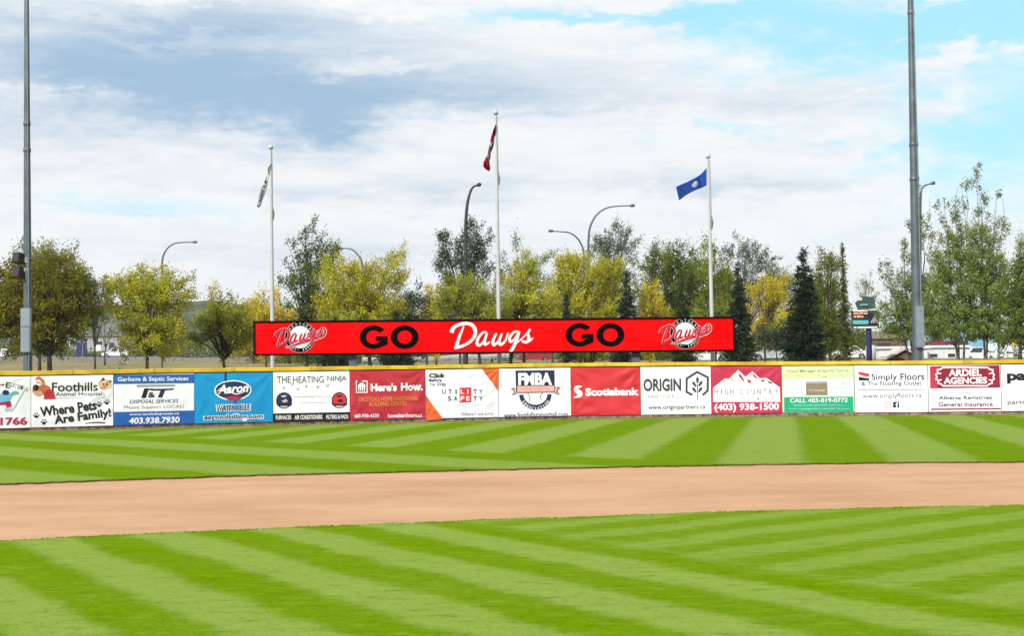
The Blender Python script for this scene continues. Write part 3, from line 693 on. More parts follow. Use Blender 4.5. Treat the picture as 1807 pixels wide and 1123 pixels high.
# 10 vac services
p = banner(10, (1, 0, 0), 'crimson banner with white mountain peaks and phone number (403) 938-1500', ROSE)
def r4(x, y): return 1000 + x / 5.163, 620 + y / 5.163
def r5(x, y): return 1330 + x / 6.693, 620 + y / 6.693
p.poly([r4(1332, 335), r4(1440, 250), r4(1475, 256), r4(1560, 172), r4(1625, 235), r4(1690, 185), r4(1735, 228), r5(0, 262), r5(70, 322), r5(150, 320), r5(305, 430), r5(310, 600), r4(1332, 463)], IW)
for q in (((1562, 200), (1585, 215), (1615, 265), (1612, 282), (1570, 235)), ((1490, 240), (1505, 250), (1518, 280), (1508, 276)), ((1425, 275), (1440, 268), (1430, 302)), ((1640, 245), (1655, 262), (1680, 268), (1672, 292), (1650, 288)), ((1685, 205), (1710, 215), (1738, 248), (1725, 252), (1695, 225)), ((1770, 250), (1800, 262), (1795, 285))): p.poly([r4(*a) for a in q], CRIM, lay=3)
p.poly([r5(140, 345), r5(215, 372), r5(222, 388), r5(180, 380)], DK, lay=3).poly([r5(60, 335), r5(110, 350), r5(105, 372)], DK, lay=3)
for st, a, b in (('HIGH', 1260.5, 1294), ('COUNTRY', 1305, 1373)):
    for ch, x in zip(st, np.linspace(a + 3, b - 3, len(st))): p.text(ch, x - (2.9 if ch != 'I' else 0.7), 687, x + (2.9 if ch != 'I' else 0.7), 696, DK)
for ch, x in zip('VAC SERVICES', np.linspace(1274, 1361, 12)):
    if ch != ' ': p.text(ch, x - 1.9, 701, x + 1.9, 707, SKIN)
p.stroke([(1261, 699), (1373, 698)], 0.5, SKIN, smooth=False)
p.text('(403) 938-1500', 1261, 712, 1373.5, 728, IW, 0.03); p.done()
# 11 turf
p = banner(11, Z5, 'pale green sports turf banner with a grey photograph and an emerald lower half', PALEG, 0.0)
p.band(190, 325, mat('vinyl_lime', (0.52, 0.64, 0.34), 0.5, 0.05), x0=352, x1=1172).band(336, 540, mat('vinyl_mint', (0.60, 0.70, 0.66), 0.5, 0.05), x0=352, x1=1175).band(546, 722, EMER, x0=358, x1=1175)
p.text('Proud Manager of Sports Turf at', 405, 218, 1110, 256, OLV, 0.01).text('SEAMAN STADIUM', 365, 272, 790, 304, TAN).text('and', 818, 292, 862, 308, DK).text('TOURMALINE', 880, 270, 1160, 302, LGREY)
for st, a, b, y in (('FRIESEN', 362, 590, 358), ('SPORT', 392, 560, 418), ('TURF', 415, 540, 478)): p.text(st, a, y, b, y + 38, AQUA, 0.01)
for st, a, b, y in (('BENCHMARK', 895, 1160, 358), ('ARTIFICIAL', 912, 1140, 416), ('TURF', 975, 1082, 474)): p.text(st, a, y, b, y + 38, AQUA, 0.01)
p.band(360, 525, SOIL, x0=615, x1=870, lay=2).band(360, 385, GREY, x0=616, x1=869, lay=3).band(455, 480, mat('ink_mud', (0.29, 0.25, 0.19), 0.6, 0.2), x0=616, x1=869, lay=3)
p.text('CALL 403-819-0772', 435, 556, 1100, 606, IW, 0.01)
FADE = mat('ink_worn', (0.10, 0.40, 0.26), 0.6, 0.25, 14)
for a, b, y in ((455, 1085, 640), (405, 1140, 682)): p.stroke([(a, y), ((a * 2 + b) / 3, y + 3), ((a + 2 * b) / 3, y - 2), (b, y + 2)], [14, 22, 18, 12], FADE, lay=3)
p.done()
# 12 floors
p = banner(12, (1, 0, 0), 'white flooring banner with a red and black mark and two small social icons', WHITE, 0.013)
p.poly([(1514.5, 656), (1533.5, 660), (1533.5, 666), (1524, 664), (1514.5, 661)], IRED).poly([(1515, 665), (1525, 667), (1533.5, 668), (1533.5, 672), (1515, 672)], BLK)
p.text('Simply', 1538, 660, 1582, 674, BLK, 0.015).text('Floors', 1589, 659, 1630, 671, BLK, 0.015).text('& The Flooring Outlet', 1521, 673, 1624, 683, DK, 0.008)
p.stroke([(1514, 688.5), (1632, 687.5)], 0.9, DK, smooth=False).text('www.simplyfloors.ca', 1523, 694, 1624, 705.5, DK)
p.stroke([(1562.5, 710), (1571.5, 710), (1571.5, 719.5), (1562.5, 719.5)], 1.6, SKIN, smooth=False, close=True).ell(1567, 714.8, 2.4, 2.4, SKIN, inner=0.5)
p.poly([(1575.5, 709.5), (1586.5, 709.3), (1586.5, 719.8), (1575.5, 720)], NAVY).text('f', 1580, 711, 1584.6, 719.6, IW, 0.03); p.done()
# 13 agencies
p = banner(13, Z6, 'white insurance agency banner with a maroon plaque and white scrolled frame', WHITE, 0.006)
p.band(186, 464, MAR, x0=562, x1=1425); p.poly([(563, 190), (690, 188), (640, 300), (660, 460), (566, 462)], ROSE, lay=1.5)
for sg in (1, -1):
    def X(x): return 998 + sg * (x - 998)
    p.stroke([(X(998), 202), (X(720), 204), (X(690), 228), (X(655), 232), (X(660), 275), (X(638), 290), (X(650), 320), (X(640), 350), (X(670), 365), (X(665), 400), (X(700), 408), (X(725), 432), (X(998), 430)], 17, IW, smooth=False)
    p.stroke([(X(660), 275), (X(705), 280)], 12, IW, smooth=False, lay=4).stroke([(X(668), 362), (X(708), 355)], 12, IW, smooth=False, lay=4)
p.text('ARDIEL', 800, 224, 1196, 310, IW, 0.035).text('AGENCIES', 740, 324, 1262, 406, IW, 0.035)
p.text('Authorized agents for:', 755, 496, 1210, 528, GREY).text('Alberta Registries', 680, 554, 1320, 612, DK, 0.02).text('General Insurance', 675, 632, 1332, 686, DK, 0.02)
p.band(712, 732, MAR, x0=578, x1=1440); p.done()
# 14 cut by the frame
p = banner(14, Z6, 'white banner cut off at the right end, starting with large letters pa', WHITE, 0.008)
p.text('pa', 1515, 276, 1752, 402, BLK, 0.045).text('D', 1657, 402, 1690, 438, LGREY).text('partn', 1522, 616, 1752, 672, DK, 0.01); p.done()
# grey zip of seams between banners: fence post fronts are hidden, leave the mesh showing

# ------------------------------------------------------------------ long red sign behind the fence
SD = 65.5
a, b = at(447, 567, SD), at(1296, 559, SD); a0, b0 = at(447, 628, SD), at(1296, 620, SD)
board = thing('cheer_sign', 'long red sign on two steel posts with black and white lettering and round badges', 'sign', ((a.x + b.x) / 2, SD, terrain_z(0, SD)))
so_ = Vector(board.location); zt, zb = (a.z + b.z) / 2, (a0.z + b0.z) / 2
tilt = (b.z - a.z) / (b.x - a.x)
mframe = mat('sign_frame', (0.002, 0.0015, 0.002), 0.8, 0.1, spec=0.0); mred = mat('sign_red', (0.60, 0.0004, 0.0004), 0.7, 0.02, 0.6, spec=0.0)
def sl_(x): return (x - so_.x) * tilt
mb = MB(); y0 = SD - so_.y; t_ = 0.075
def slab(mb, x0, x1, z0, z1, ya, yb):
    q = []
    for y in (ya, yb):
        for x, z in ((x0, z0), (x1, z0), (x1, z1), (x0, z1)): q.append((x - so_.x, y, z + sl_(x) - so_.z))
    mb.add(q, [(0, 1, 2, 3), (7, 6, 5, 4), (1, 0, 4, 5), (2, 1, 5, 6), (3, 2, 6, 7), (0, 3, 7, 4)])
slab(mb, a.x + t_, b.x - t_, zb + t_, zt - t_, 0.03, 0.25); mb.build('sign_face', mred, board)
mb = MB()
slab(mb, a.x, b.x, zt - t_, zt, -0.02, 0.27); slab(mb, a.x, b.x, zb, zb + t_, -0.02, 0.27); slab(mb, a.x, a.x + t_, zb + t_, zt - t_, -0.02, 0.27); slab(mb, b.x - t_, b.x, zb + t_, zt - t_, -0.02, 0.27)
mb.build('sign_frame', mframe, board)
mstl = mat('steel_post', (0.075, 0.082, 0.105), 0.5, 0.1, 3)
for x in (621, 1123):
    q = at(x, 628, SD); zg = terrain_z(q.x, SD + 0.5)
    mb = MB(); mb.box((q.x - so_.x, 0.48, (zg - 0.3 + zt - 0.2) / 2 - so_.z), (0.36, 0.38, zt - 0.2 - zg + 0.3)); mb.box((q.x - so_.x, 0.48, zg + 0.03 - so_.z), (0.6, 0.6, 0.06)); mb.build('post', mstl, board)
def zl(x, y): return 440 + x / 4.107, 550 + y / 4.107
def zr(x, y): return 860 + x / 4.0156, 550 + y / 4.0156
P = Panel((a.x, SD + 0.03, 0), (b.x, SD + 0.03, 0), zb, zt, (1, 0, 0)); P.place('lettering', None, None, off=0.012)
SBLK, SWH, SRD = mat('sign_black', (0.002, 0.001, 0.001), 0.8, 0.0, spec=0.0), mat('sign_white', (0.66, 0.66, 0.66), 0.7, 0.0, spec=0.0), mat('sign_logo_red', (0.42, 0.012, 0.03), 0.7, 0.0, spec=0.0)
P.base = so_.copy()
def G(cx, cy, part='lettering'):
    P.ellring(cx, cy)
GK = ['lettering#0']
def ring(cx, cy, rx, ry, wx, wy, a0, a1, n=40):
    mb = P._mb(GK[0], SBLK); mb.sm = False; vs = []; u, v = P.px(cx, cy); m_ = SD / F
    for k in range(n + 1):
        q = math.radians(a0 + (a1 - a0) * k / n)
        for s_ in (1, 0): vs.append(P.pt(u + (rx - (0 if s_ else wx)) * m_ * math.cos(q), v + (ry - (0 if s_ else wy)) * m_ * math.sin(q), 0.02))
    mb.add(vs, [(2 * k, 2 * k + 2, 2 * k + 3, 2 * k + 1) for k in range(n)])
for gx, gy, ox, oy in (((*zl(901, 186), *zl(1126, 186)),) + ((*zr(653, 166), *zr(872, 166)),)):
    GK[0] = 'lettering#%d' % gx; ring(gx, gy, 24.6, 20.7, 11.2, 8.6, 38, 326)
    P.poly([(gx + 3.5, gy - 1.2), (gx + 24.5, gy - 1.5), (gx + 24.5, gy + 13.0), (gx + 14.2, gy + 17), (gx + 14.2, gy + 6.2), (gx + 3.5, gy + 6.4)], SBLK, GK[0], 3.6)
    GK[0] = 'lettering#%d' % ox; ring(ox, oy, 24.6, 20.7, 11.6, 8.8, 0, 360)
def dawgs(f, c, k, lay, wadd=0.0, part='lettering'):
    """brush lettering; f maps design coordinates to photo pixels, k is the width scale"""
    S = [([(228, 832), (240, 800), (275, 778), (330, 766), (375, 780), (396, 820), (385, 868), (345, 906), (295, 930), (248, 941)], [30, 26, 22, 22, 24, 26, 22, 20, 20, 18]),
         ([(316, 782), (300, 820), (280, 870), (262, 935)], [8, 16, 20, 26]),
         ([(478, 828), (450, 832), (420, 865), (408, 905), (425, 922), (455, 895), (478, 840)], [10, 14, 18, 20, 18, 14, 14]), ([(480, 836), (462, 890), (468, 915), (500, 898)], [14, 20, 18, 10]),
         ([(545, 836), (522, 888), (528, 918), (560, 893), (585, 838)], [14, 20, 20, 14, 14]), ([(585, 838), (565, 890), (576, 916), (608, 890), (628, 832)], [14, 20, 20, 14, 12]),
         ([(704, 822), (668, 830), (640, 866), (645, 896), (672, 878), (706, 826)], [10, 16, 18, 18, 14, 12]), ([(708, 824), (688, 885), (660, 945), (640, 966)], [14, 20, 22, 20]),
         ([(690, 905), (740, 860), (786, 806)], [8, 9, 12]), ([(782, 808), (768, 840), (775, 870), (760, 898), (725, 892)], [14, 18, 22, 20, 16]), ([(760, 900), (785, 888), (806, 868)], [14, 12, 6])]
    for i, (pts, wd) in enumerate(S): P.stroke([f(*q) for q in pts], [(w_ + wadd) * k for w_ in wd], c, lay + 0.15 * i, part)
dawgs(lambda x, y: (740 + x / 4.0097, 380 + y / 4.0097), SWH, 1 / 4.0097, 3)
def badge(cx, cy, E):
    """round team badge: black ring, ball, script over it"""
    P.ell(cx, cy, 27.0, 27.4, SWH, E, 2, n=44); P.ell(cx, cy, 26.6, 27.0, SBLK, E, 2.6, n=44); P.ell(cx, cy, 19.2, 19.6, SWH, E, 3.2, n=36)
    for sg in (1, -1): P.stroke([(cx + sg * 14, cy - 13), (cx + sg * 9, cy - 5), (cx + sg * 9, cy + 6), (cx + sg * 13, cy + 13)], 0.8, SRD, 4, E)
    P.arc_text('OKOTOKS', cx, cy, 22.9, 90, 100, 4.3, SWH, 0.0, 4, part=E); P.arc_text('EST. 1996', cx, cy, 22.9, 273, 96, 4.2, SWH, 0.0, 4, flip=True, part=E)
    k = 0.150
    f = lambda x, y: (cx - 2 + (x - 510) * k, cy - 1.5 + (y - 862) * k * 1.12 - (x - 510) * 0.022)
    tail = [(cx + 26, cy - 6), (cx + 40, cy - 15), (cx + 44.5, cy - 10), (cx + 40, cy - 2), (cx + 26, cy + 3), (cx + 5, cy + 9), (cx - 18, cy + 17), (cx - 26, cy + 18)]
    P.stroke(tail, [2, 4.5, 5.5, 6.5, 7, 7, 4, 1.5], SWH, 5, E); P.stroke(tail, [1, 3, 4, 4.8, 5.4, 5.4, 2.6, 0.6], SRD, 5.6, E)
    dawgs(f, SWH, k, 6.2, 8, E); dawgs(f, SRD, k, 8.4, 2.5, E)
badge(*zl(368, 186), 'emblem#0'); badge(*zr(1402, 156), 'emblem#1')
for k, (mb, ms) in P.parts.items(): mb.build(k.split('#')[0], ms, board)
# ------------------------------------------------------------------ steel light poles and their gear
mgal = mat('galvanised', (0.085, 0.105, 0.118), 0.45, 0.12, 2.5, metal=0.35); mgal2 = mat('galvanised_box', (0.19, 0.23, 0.26), 0.5, 0.06, 2.5, metal=0.2)
mblk = mat('black_plastic', (0.008, 0.008, 0.009), 0.5, 0.1, spec=0.3); mbrk = mat('tan_bracket', (0.36, 0.30, 0.18), 0.6, 0.1)
def light_pole(label, xb, xt, yt, d, w0, w1, rings, cab, name='light_pole'):
    b = at(xb, 650, d); zg = terrain_z(b.x, d); t = at(xt, yt, d); o = thing(name, label, 'light pole', (b.x, d, zg), 0, 'tall stadium light poles'); k = d / F
    H = t.z - zg; dx = t.x - b.x; P_ = lambda z: (dx * z / H, 0, z); R_ = lambda z: (w0 + (w1 - w0) * z / H) * k / 2
    MB().tube([P_(-0.2), P_(H * 0.33), P_(H * 0.66), P_(H)], [R_(0), R_(H * 0.33), R_(H * 0.66), R_(H)], 16).build('shaft', mgal, o)
    for y in rings:
        z = at(xb, y, d).z - zg; MB().tube([P_(z - 0.10), P_(z - 0.08), P_(z + 0.08), P_(z + 0.10)], [R_(z), R_(z) + 0.022, R_(z) + 0.022, R_(z)], 16).build('collar', mgal, o)
    for (y0, y1, x0, x1) in cab:
        a, c = at(x0, y0, d), at(x1, y1, d); cx = (a.x + c.x) / 2 - b.x; mb = MB()
        mb.box((cx, -R_(0) - 0.03, (a.z + c.z) / 2 - zg), (abs(c.x - a.x), 0.22, abs(a.z - c.z))); mb.box((cx, -R_(0) - 0.145, (a.z + c.z) / 2 - zg), (abs(c.x - a.x) * 0.86, 0.012, abs(a.z - c.z) * 0.93)); mb.build('cabinet', mgal2, o)
    MB().tube([(P_(z_)[0] + R_(z_) * .55, -R_(z_) * .85 - .02, z_) for z_ in (0.1, H * .3, H * .7, H * .98)], 0.022, 6).build('conduit', mgal2, o)
    MB().lathe((0, 0, 0), [(0.02, 0.06), (0.42, 0.06), (0.42, 0.0)], 16).build('base_plate', mgal, o)
    mb = MB(); mb.box((dx, 0, H - 0.3), (3.6, 0.14, 0.14)); mb.build('crossarm', mgal, o)
    for q in (-1.5, -0.5, 0.5, 1.5):
        mb = MB(); mb.lathe((dx + q, -0.25, H - 0.15), [(0.02, 0.30), (0.16, 0.26), (0.30, 0.02), (0.31, -0.04), (0.02, -0.05)], 14); mb.build('floodlight', mgal2, o)
    return o, b, zg, k
lp, lb, lzg, lk = light_pole('tall steel light pole with two black loudspeakers at the left edge of the field', 49.5, 46.5, -150, 60.5, 16.5, 6.5, (458, 477, 265, 218), ((545, 577, 41, 58), (578, 622, 41, 57)))
for y, dz in ((456, 0.0), (482, -0.2)):
    q = at(33, y, 60.3)
    s = thing('loudspeaker', ('upper' if y < 470 else 'lower') + ' black loudspeaker clamped to the light pole at the left', 'loudspeaker', q, 0, 'loudspeakers on the left light pole')
    R = Euler((math.radians(-14), 0, math.radians(-24))).to_matrix()
    mb = MB(); mb.box((0, 0, 0), (0.40, 0.40, 0.43), R, 0.88); mb.build('cabinet', mblk, s)
    mb = MB(); mb.box(R @ Vector((0, -0.200, 0)), (0.33, 0.014, 0.34), R); mb.build('grille', mat('grille', (0.02, 0.02, 0.022), 0.7, 0.3, 60), s)
    mb = MB(); mb.box((0.235, 0.06, -0.10 if y < 470 else 0.12), (0.26, 0.08, 0.15)); mb.build('bracket', mbrk, s)
light_pole('tall steel light pole with a grey box, right of the red sign', 1620, 1604, -150, 64.0, 21, 8.5, (255, 22, 316), ((541, 614, 1611.5, 1627.5),))

# ------------------------------------------------------------------ flag poles
mwp = mat('white_pole', (0.40, 0.405, 0.41), 0.4, 0.05, 1.5); mrope = mat('rope', (0.16, 0.17, 0.17), 0.8, 0.1)
FD = 67.5
def flagpole(label, xb, xt, yt):
    b = at(xb, 640, FD); zg = terrain_z(b.x, FD); t = at(xt, yt, FD); o = thing('flagpole', label, 'flagpole', (b.x, FD, zg), 0, 'white flagpoles behind the red sign')
    H = t.z - zg; dx = t.x - b.x; k = FD / F
    MB().tube([(dx * z / H, 0, z) for z in (-0.2, H * .4, H * .75, H)], [4.4 * k, 3.6 * k, 2.6 * k, 1.7 * k], 14).build('shaft', mwp, o)
    MB().lathe((dx, 0, H - 0.02), [(0.0, 0.20), (0.09, 0.19), (0.115, 0.1), (0.11, 0.0), (0.0, 0.0)], 12).build('truck_cap', mwp, o)
    z = H - 3.3; xx = dx * z / H + 0.07
    mb = MB(); mb.tube([(xx - .02, -0.07, H - 0.1), (xx, -0.085, H - 1.2), (xx + 0.01, -0.10, z)], 0.012, 5); mb.tube([(xx, -0.1, z + .5), (xx + .06, -0.1, z + .15), (xx + .03, -0.09, z - .15), (xx - 0.03, -0.09, z + 0.3)], [0.02, 0.045, 0.04, 0.02], 6); mb.build('halyard', mrope, o)
    return o
flagpole('white flagpole at the left with a hanging white flag', 481.5, 478, 262); flagpole('tallest white flagpole, middle one, with a drooping red flag', 881.5, 875, 201); flagpole('white flagpole at the right with a blue flag flying', 1258.5, 1249.5, 278)
def cloth(name, c, c2=None):
    m = mat(name, c, 0.8, 0.06, 3, spec=0.1, c2=c2); return m
def hanging_flag(label, ctr, mats, cuts, amp, parts=None):
    """a flag hanging in folds: centre line with half widths in photo pixels, cross-section zigzags in depth"""
    o = MB(); n = 40; m_ = 12; C_ = smooth_path(ctr, 10); vs = []
    for i, (x, y, hw) in enumerate(C_):
        for j in range(m_ + 1):
            f = j / m_ * 2 - 1; zig = math.sin(j * 2.4 + i * 0.05) * amp * min(1, i / 6)
            p = at(x + f * hw + 0.6 * math.sin(i * .35 + j), y + f * hw * 0.25, FD - 0.1); p.y += zig + 0.012 * i; vs.append(p)
    b = vs[0].copy(); mb = MB(); mb.sm = True; L = len(C_) - 1
    mb.v = [tuple(v - b) for v in vs]
    for i in range(L):
        for j in range(m_):
            mb.f.append((i * (m_ + 1) + j, (i + 1) * (m_ + 1) + j, (i + 1) * (m_ + 1) + j + 1, i * (m_ + 1) + j + 1)); mb.mi.append(cuts(i / L, j / m_)); mb.smooth.append(True)
    ob = mb.build('flag', mats); ob.location = b; tag(ob, label, 'flag', 'flags on the flagpoles'); return ob
FW, FDK, FR, FB = cloth('flag_white', (0.58, 0.61, 0.64)), cloth('flag_dark', (0.14, 0.17, 0.20)), cloth('flag_red', (0.46, 0.014, 0.025)), cloth('flag_grey', (0.34, 0.39, 0.43))
hanging_flag('white flag with dark lettering hanging in folds from the left flagpole', [(477, 288, 0.6), (473, 303, 2.4), (467, 322, 4.0), (460, 343, 4.2), (454, 359, 3.2), (452, 363, 0.8)], [FW, FDK, FB], lambda u, v: (1 if 0.33 < u < 0.62 and 0.3 < v < 0.75 and (int(u * 38) % 3) else 2 if u > 0.6 and v > 0.45 else 0), 0.10)
hanging_flag('red and white flag hanging in folds from the tall middle flagpole', [(874.5, 220, 0.6), (871, 235, 2.6), (868, 250, 3.6), (865, 262, 3.2), (862, 272, 3.0), (859, 281, 5.0), (858, 291, 6.2), (862, 297, 1.6)], [FR, FW, cloth('flag_deep_red', (0.20, 0.008, 0.014))], lambda u, v: (2 if u < 0.42 and v > 0.5 else 0 if u < 0.26 else (1 if v < 0.7 and int(u * 17 + v * 3) % 4 else 0) if u < 0.70 else 0), 0.13)
# flying blue flag with a shield
mb = MB(); mb.sm = True; nU, nV = 36, 18
tp = smooth_path([(1247, 296), (1239, 305), (1228, 313), (1212, 322), (1201, 326), (1194, 329)], 8); bt = smooth_path([(1247, 327), (1239, 331), (1228, 336), (1212, 344), (1203, 350), (1199, 353)], 8)
vs = []
for i in range(len(tp)):
    for j in range(nV + 1):
        f = j / nV; x = tp[i][0] * (1 - f) + bt[i][0] * f; y = tp[i][1] * (1 - f) + bt[i][1] * f; u = i / (len(tp) - 1)
        p = at(x, y, FD - 0.1); p.y += 0.22 * math.sin(u * 7.5 + f * 1.2) * min(1, u * 4); vs.append(p)
b0_ = vs[0].copy(); mb.v = [tuple(v - b0_) for v in vs]
for i in range(len(tp) - 1):
    for j in range(nV):
        u, v = (i + .5) / (len(tp) - 1), (j + .5) / nV; ex, ey = (u - 0.42) / 0.075, (v - 0.5) / 0.21
        k = 0
        if ex * ex + ey * ey < 1: k = 1 if ey < -0.35 else 2 if ey < 0.15 else 3 if (i + j) % 2 else 4
        mb.f.append((i * (nV + 1) + j, (i + 1) * (nV + 1) + j, (i + 1) * (nV + 1) + j + 1, i * (nV + 1) + j + 1)); mb.mi.append(k); mb.smooth.append(True)
ob = mb.build('flag', [cloth('flag_blue', (0.007, 0.040, 0.215)), cloth('shield_white', (0.48, 0.42, 0.46)), cloth('shield_sky', (0.22, 0.28, 0.45)), cloth('shield_sand', (0.36, 0.30, 0.26)), cloth('shield_green', (0.30, 0.33, 0.30))])
ob.location = b0_; tag(ob, 'royal blue flag with a small shield flying from the right flagpole', 'flag', 'flags on the flagpoles')

# ------------------------------------------------------------------ street lamps along the road
mlamp = mat('lamp_steel', (0.075, 0.09, 0.10), 0.45, 0.08, 2, metal=0.3); mlampd = mat('lamp_dark', (0.018, 0.02, 0.022), 0.5, 0.1)
def street_lamp(label, pts, d, w0, m, head=10):
    """pts: photo pixels from the foot to the lamp end"""
    b = at(pts[0][0], pts[0][1], d); zg = terrain_z(b.x, d); o = thing('street_lamp', label, 'street lamp', (b.x, d, zg), 0, 'curved street lamps along the road')
    L = [at(x, y, d) - Vector((b.x, d, zg)) for x, y in pts]; L[0].z = -0.1
    Pp = smooth_path([tuple(q) for q in L[1:]], 6); Pp = [tuple(L[0])] + [tuple(q) for q in Pp]; k = d / F
    MB().tube(Pp, [w0 * k / 2 * (1 - 0.55 * i / (len(Pp) - 1)) for i in range(len(Pp))], 8).build('pole', m, o)
    e, e2 = Vector(Pp[-1]), Vector(Pp[-4]); dr = (e - e2).normalized(); c = e + dr * head * k * 0.35
    mb = MB(); mb.sm = True; mb.tube([c - dr * head * k * .5, c - dr * head * k * .2, c + dr * head * k * .3, c + dr * head * k * .5], [0.05, 0.11, 0.12, 0.05], 8); mb.build('lamp_head', m, o)
street_lamp('grey curved street lamp above the yellow tree at the left', [(286, 630), (286, 500), (286, 470), (288, 452), (296, 438), (308, 430), (322, 428), (340, 427.5)], 135, 4.0, mlamp)
street_lamp('grey street lamp whose arm curves left out of the yellow tree crown', [(640, 640), (641, 510), (640, 480), (638, 462), (630, 448), (620, 440), (609, 438.5), (601, 439)], 140, 3.6, mlamp, 7)
street_lamp('dark street lamp with a short arm in front of the dark poplar', [(822.5, 640), (822, 470), (822, 400), (824, 366), (828, 345), (834, 331), (842, 327)], 87, 7.0, mlampd, 9)
street_lamp('shorter street lamp with its arm curving left, right of the tall flagpole', [(1031, 640), (1031, 500), (1030, 448), (1025, 430), (1015, 417), (1003, 410.5), (988, 409), (976, 408)], 120, 3.8, mlamp)
street_lamp('taller street lamp with its arm curving right above the yellow green tree', [(1038.5, 640), (1038.5, 460), (1038.5, 425), (1041, 402), (1050, 383), (1063, 371), (1080, 365), (1112, 363)], 105, 4.4, mlamp)
street_lamp('street lamp with a short arm beside the right light pole', [(1624, 640), (1624, 430), (1624.5, 360), (1626, 336), (1630, 329), (1636, 326), (1643, 324)], 98, 4.6, mlamp, 9)

# ------------------------------------------------------------------ trees
m = bpy.data.materials.new('foliage'); m.use_nodes = True; t = NT(m.node_tree); t.n.clear()
at_ = t.node('ShaderNodeAttribute', attribute_name='tint').outputs[0]
d1 = t.node('ShaderNodeBsdfDiffuse'); d2 = t.node('ShaderNodeBsdfTranslucent'); mx = t.node('ShaderNodeMixShader'); mx.inputs[0].default_value = 0.48; oo = t.node('ShaderNodeOutputMaterial')
nz = t.noise(t.node('ShaderNodeTexCoord').outputs['Object'], 9.0, 2)
cc = t.mix(1.0, at_, t.mix(t.rng(nz, 0.3, 0.7), (0.8, 0.8, 0.8), (1.15, 1.15, 1.15)), 'MULTIPLY')
t.l.new(cc, d1.inputs[0]); t.l.new(cc, d2.inputs[0])
t.l.new(d1.outputs[0], mx.inputs[1]); t.l.new(d2.outputs[0], mx.inputs[2]); t.l.new(mx.outputs[0], oo.inputs[0]); FOL = m
BARK = mat('bark', (0.045, 0.034, 0.024), 0.9, 0.3, 7, bump=0.5); BARKG = mat('grey_bark', (0.17, 0.155, 0.125), 0.9, 0.3, 5, bump=0.4); 
C_OLIVE = (0.125, 0.138, 0.020); C_RUST = (0.155, 0.130, 0.018); C_YEL = (0.350, 0.310, 0.028); C_YG = (0.225, 0.245, 0.028); C_GRN = (0.085, 0.118, 0.022); C_DK = (0.040, 0.062, 0.026); C_GG = (0.125, 0.150, 0.080)
C_OCH = (0.40, 0.27, 0.028); C_SPR = (0.028, 0.045, 0.024); C_SPR2 = (0.050, 0.074, 0.036); C_PALE = (0.20, 0.21, 0.10); C_LG = (0.150, 0.195, 0.045); C_BLUE = (0.066, 0.090, 0.070)
def leaf_quads(r, ctr, size, asp=0.62, up=0.0):
    n = len(ctr); a = r.normal(size=(n, 3)); a[:, 2] += up; a /= np.linalg.norm(a, axis=1)[:, None]
    b = np.cross(a, r.normal(size=(n, 3))); b /= np.linalg.norm(b, axis=1)[:, None] + 1e-9
    s = (size * r.uniform(0.6, 1.35, n))[:, None]; A, B = a * s * 0.5, b * s * 0.5 * asp
    return np.stack([ctr - A, ctr + B - A * 0.1, ctr + A, ctr - B - A * 0.1], 1).reshape(-1, 3)
NTREE = [0]
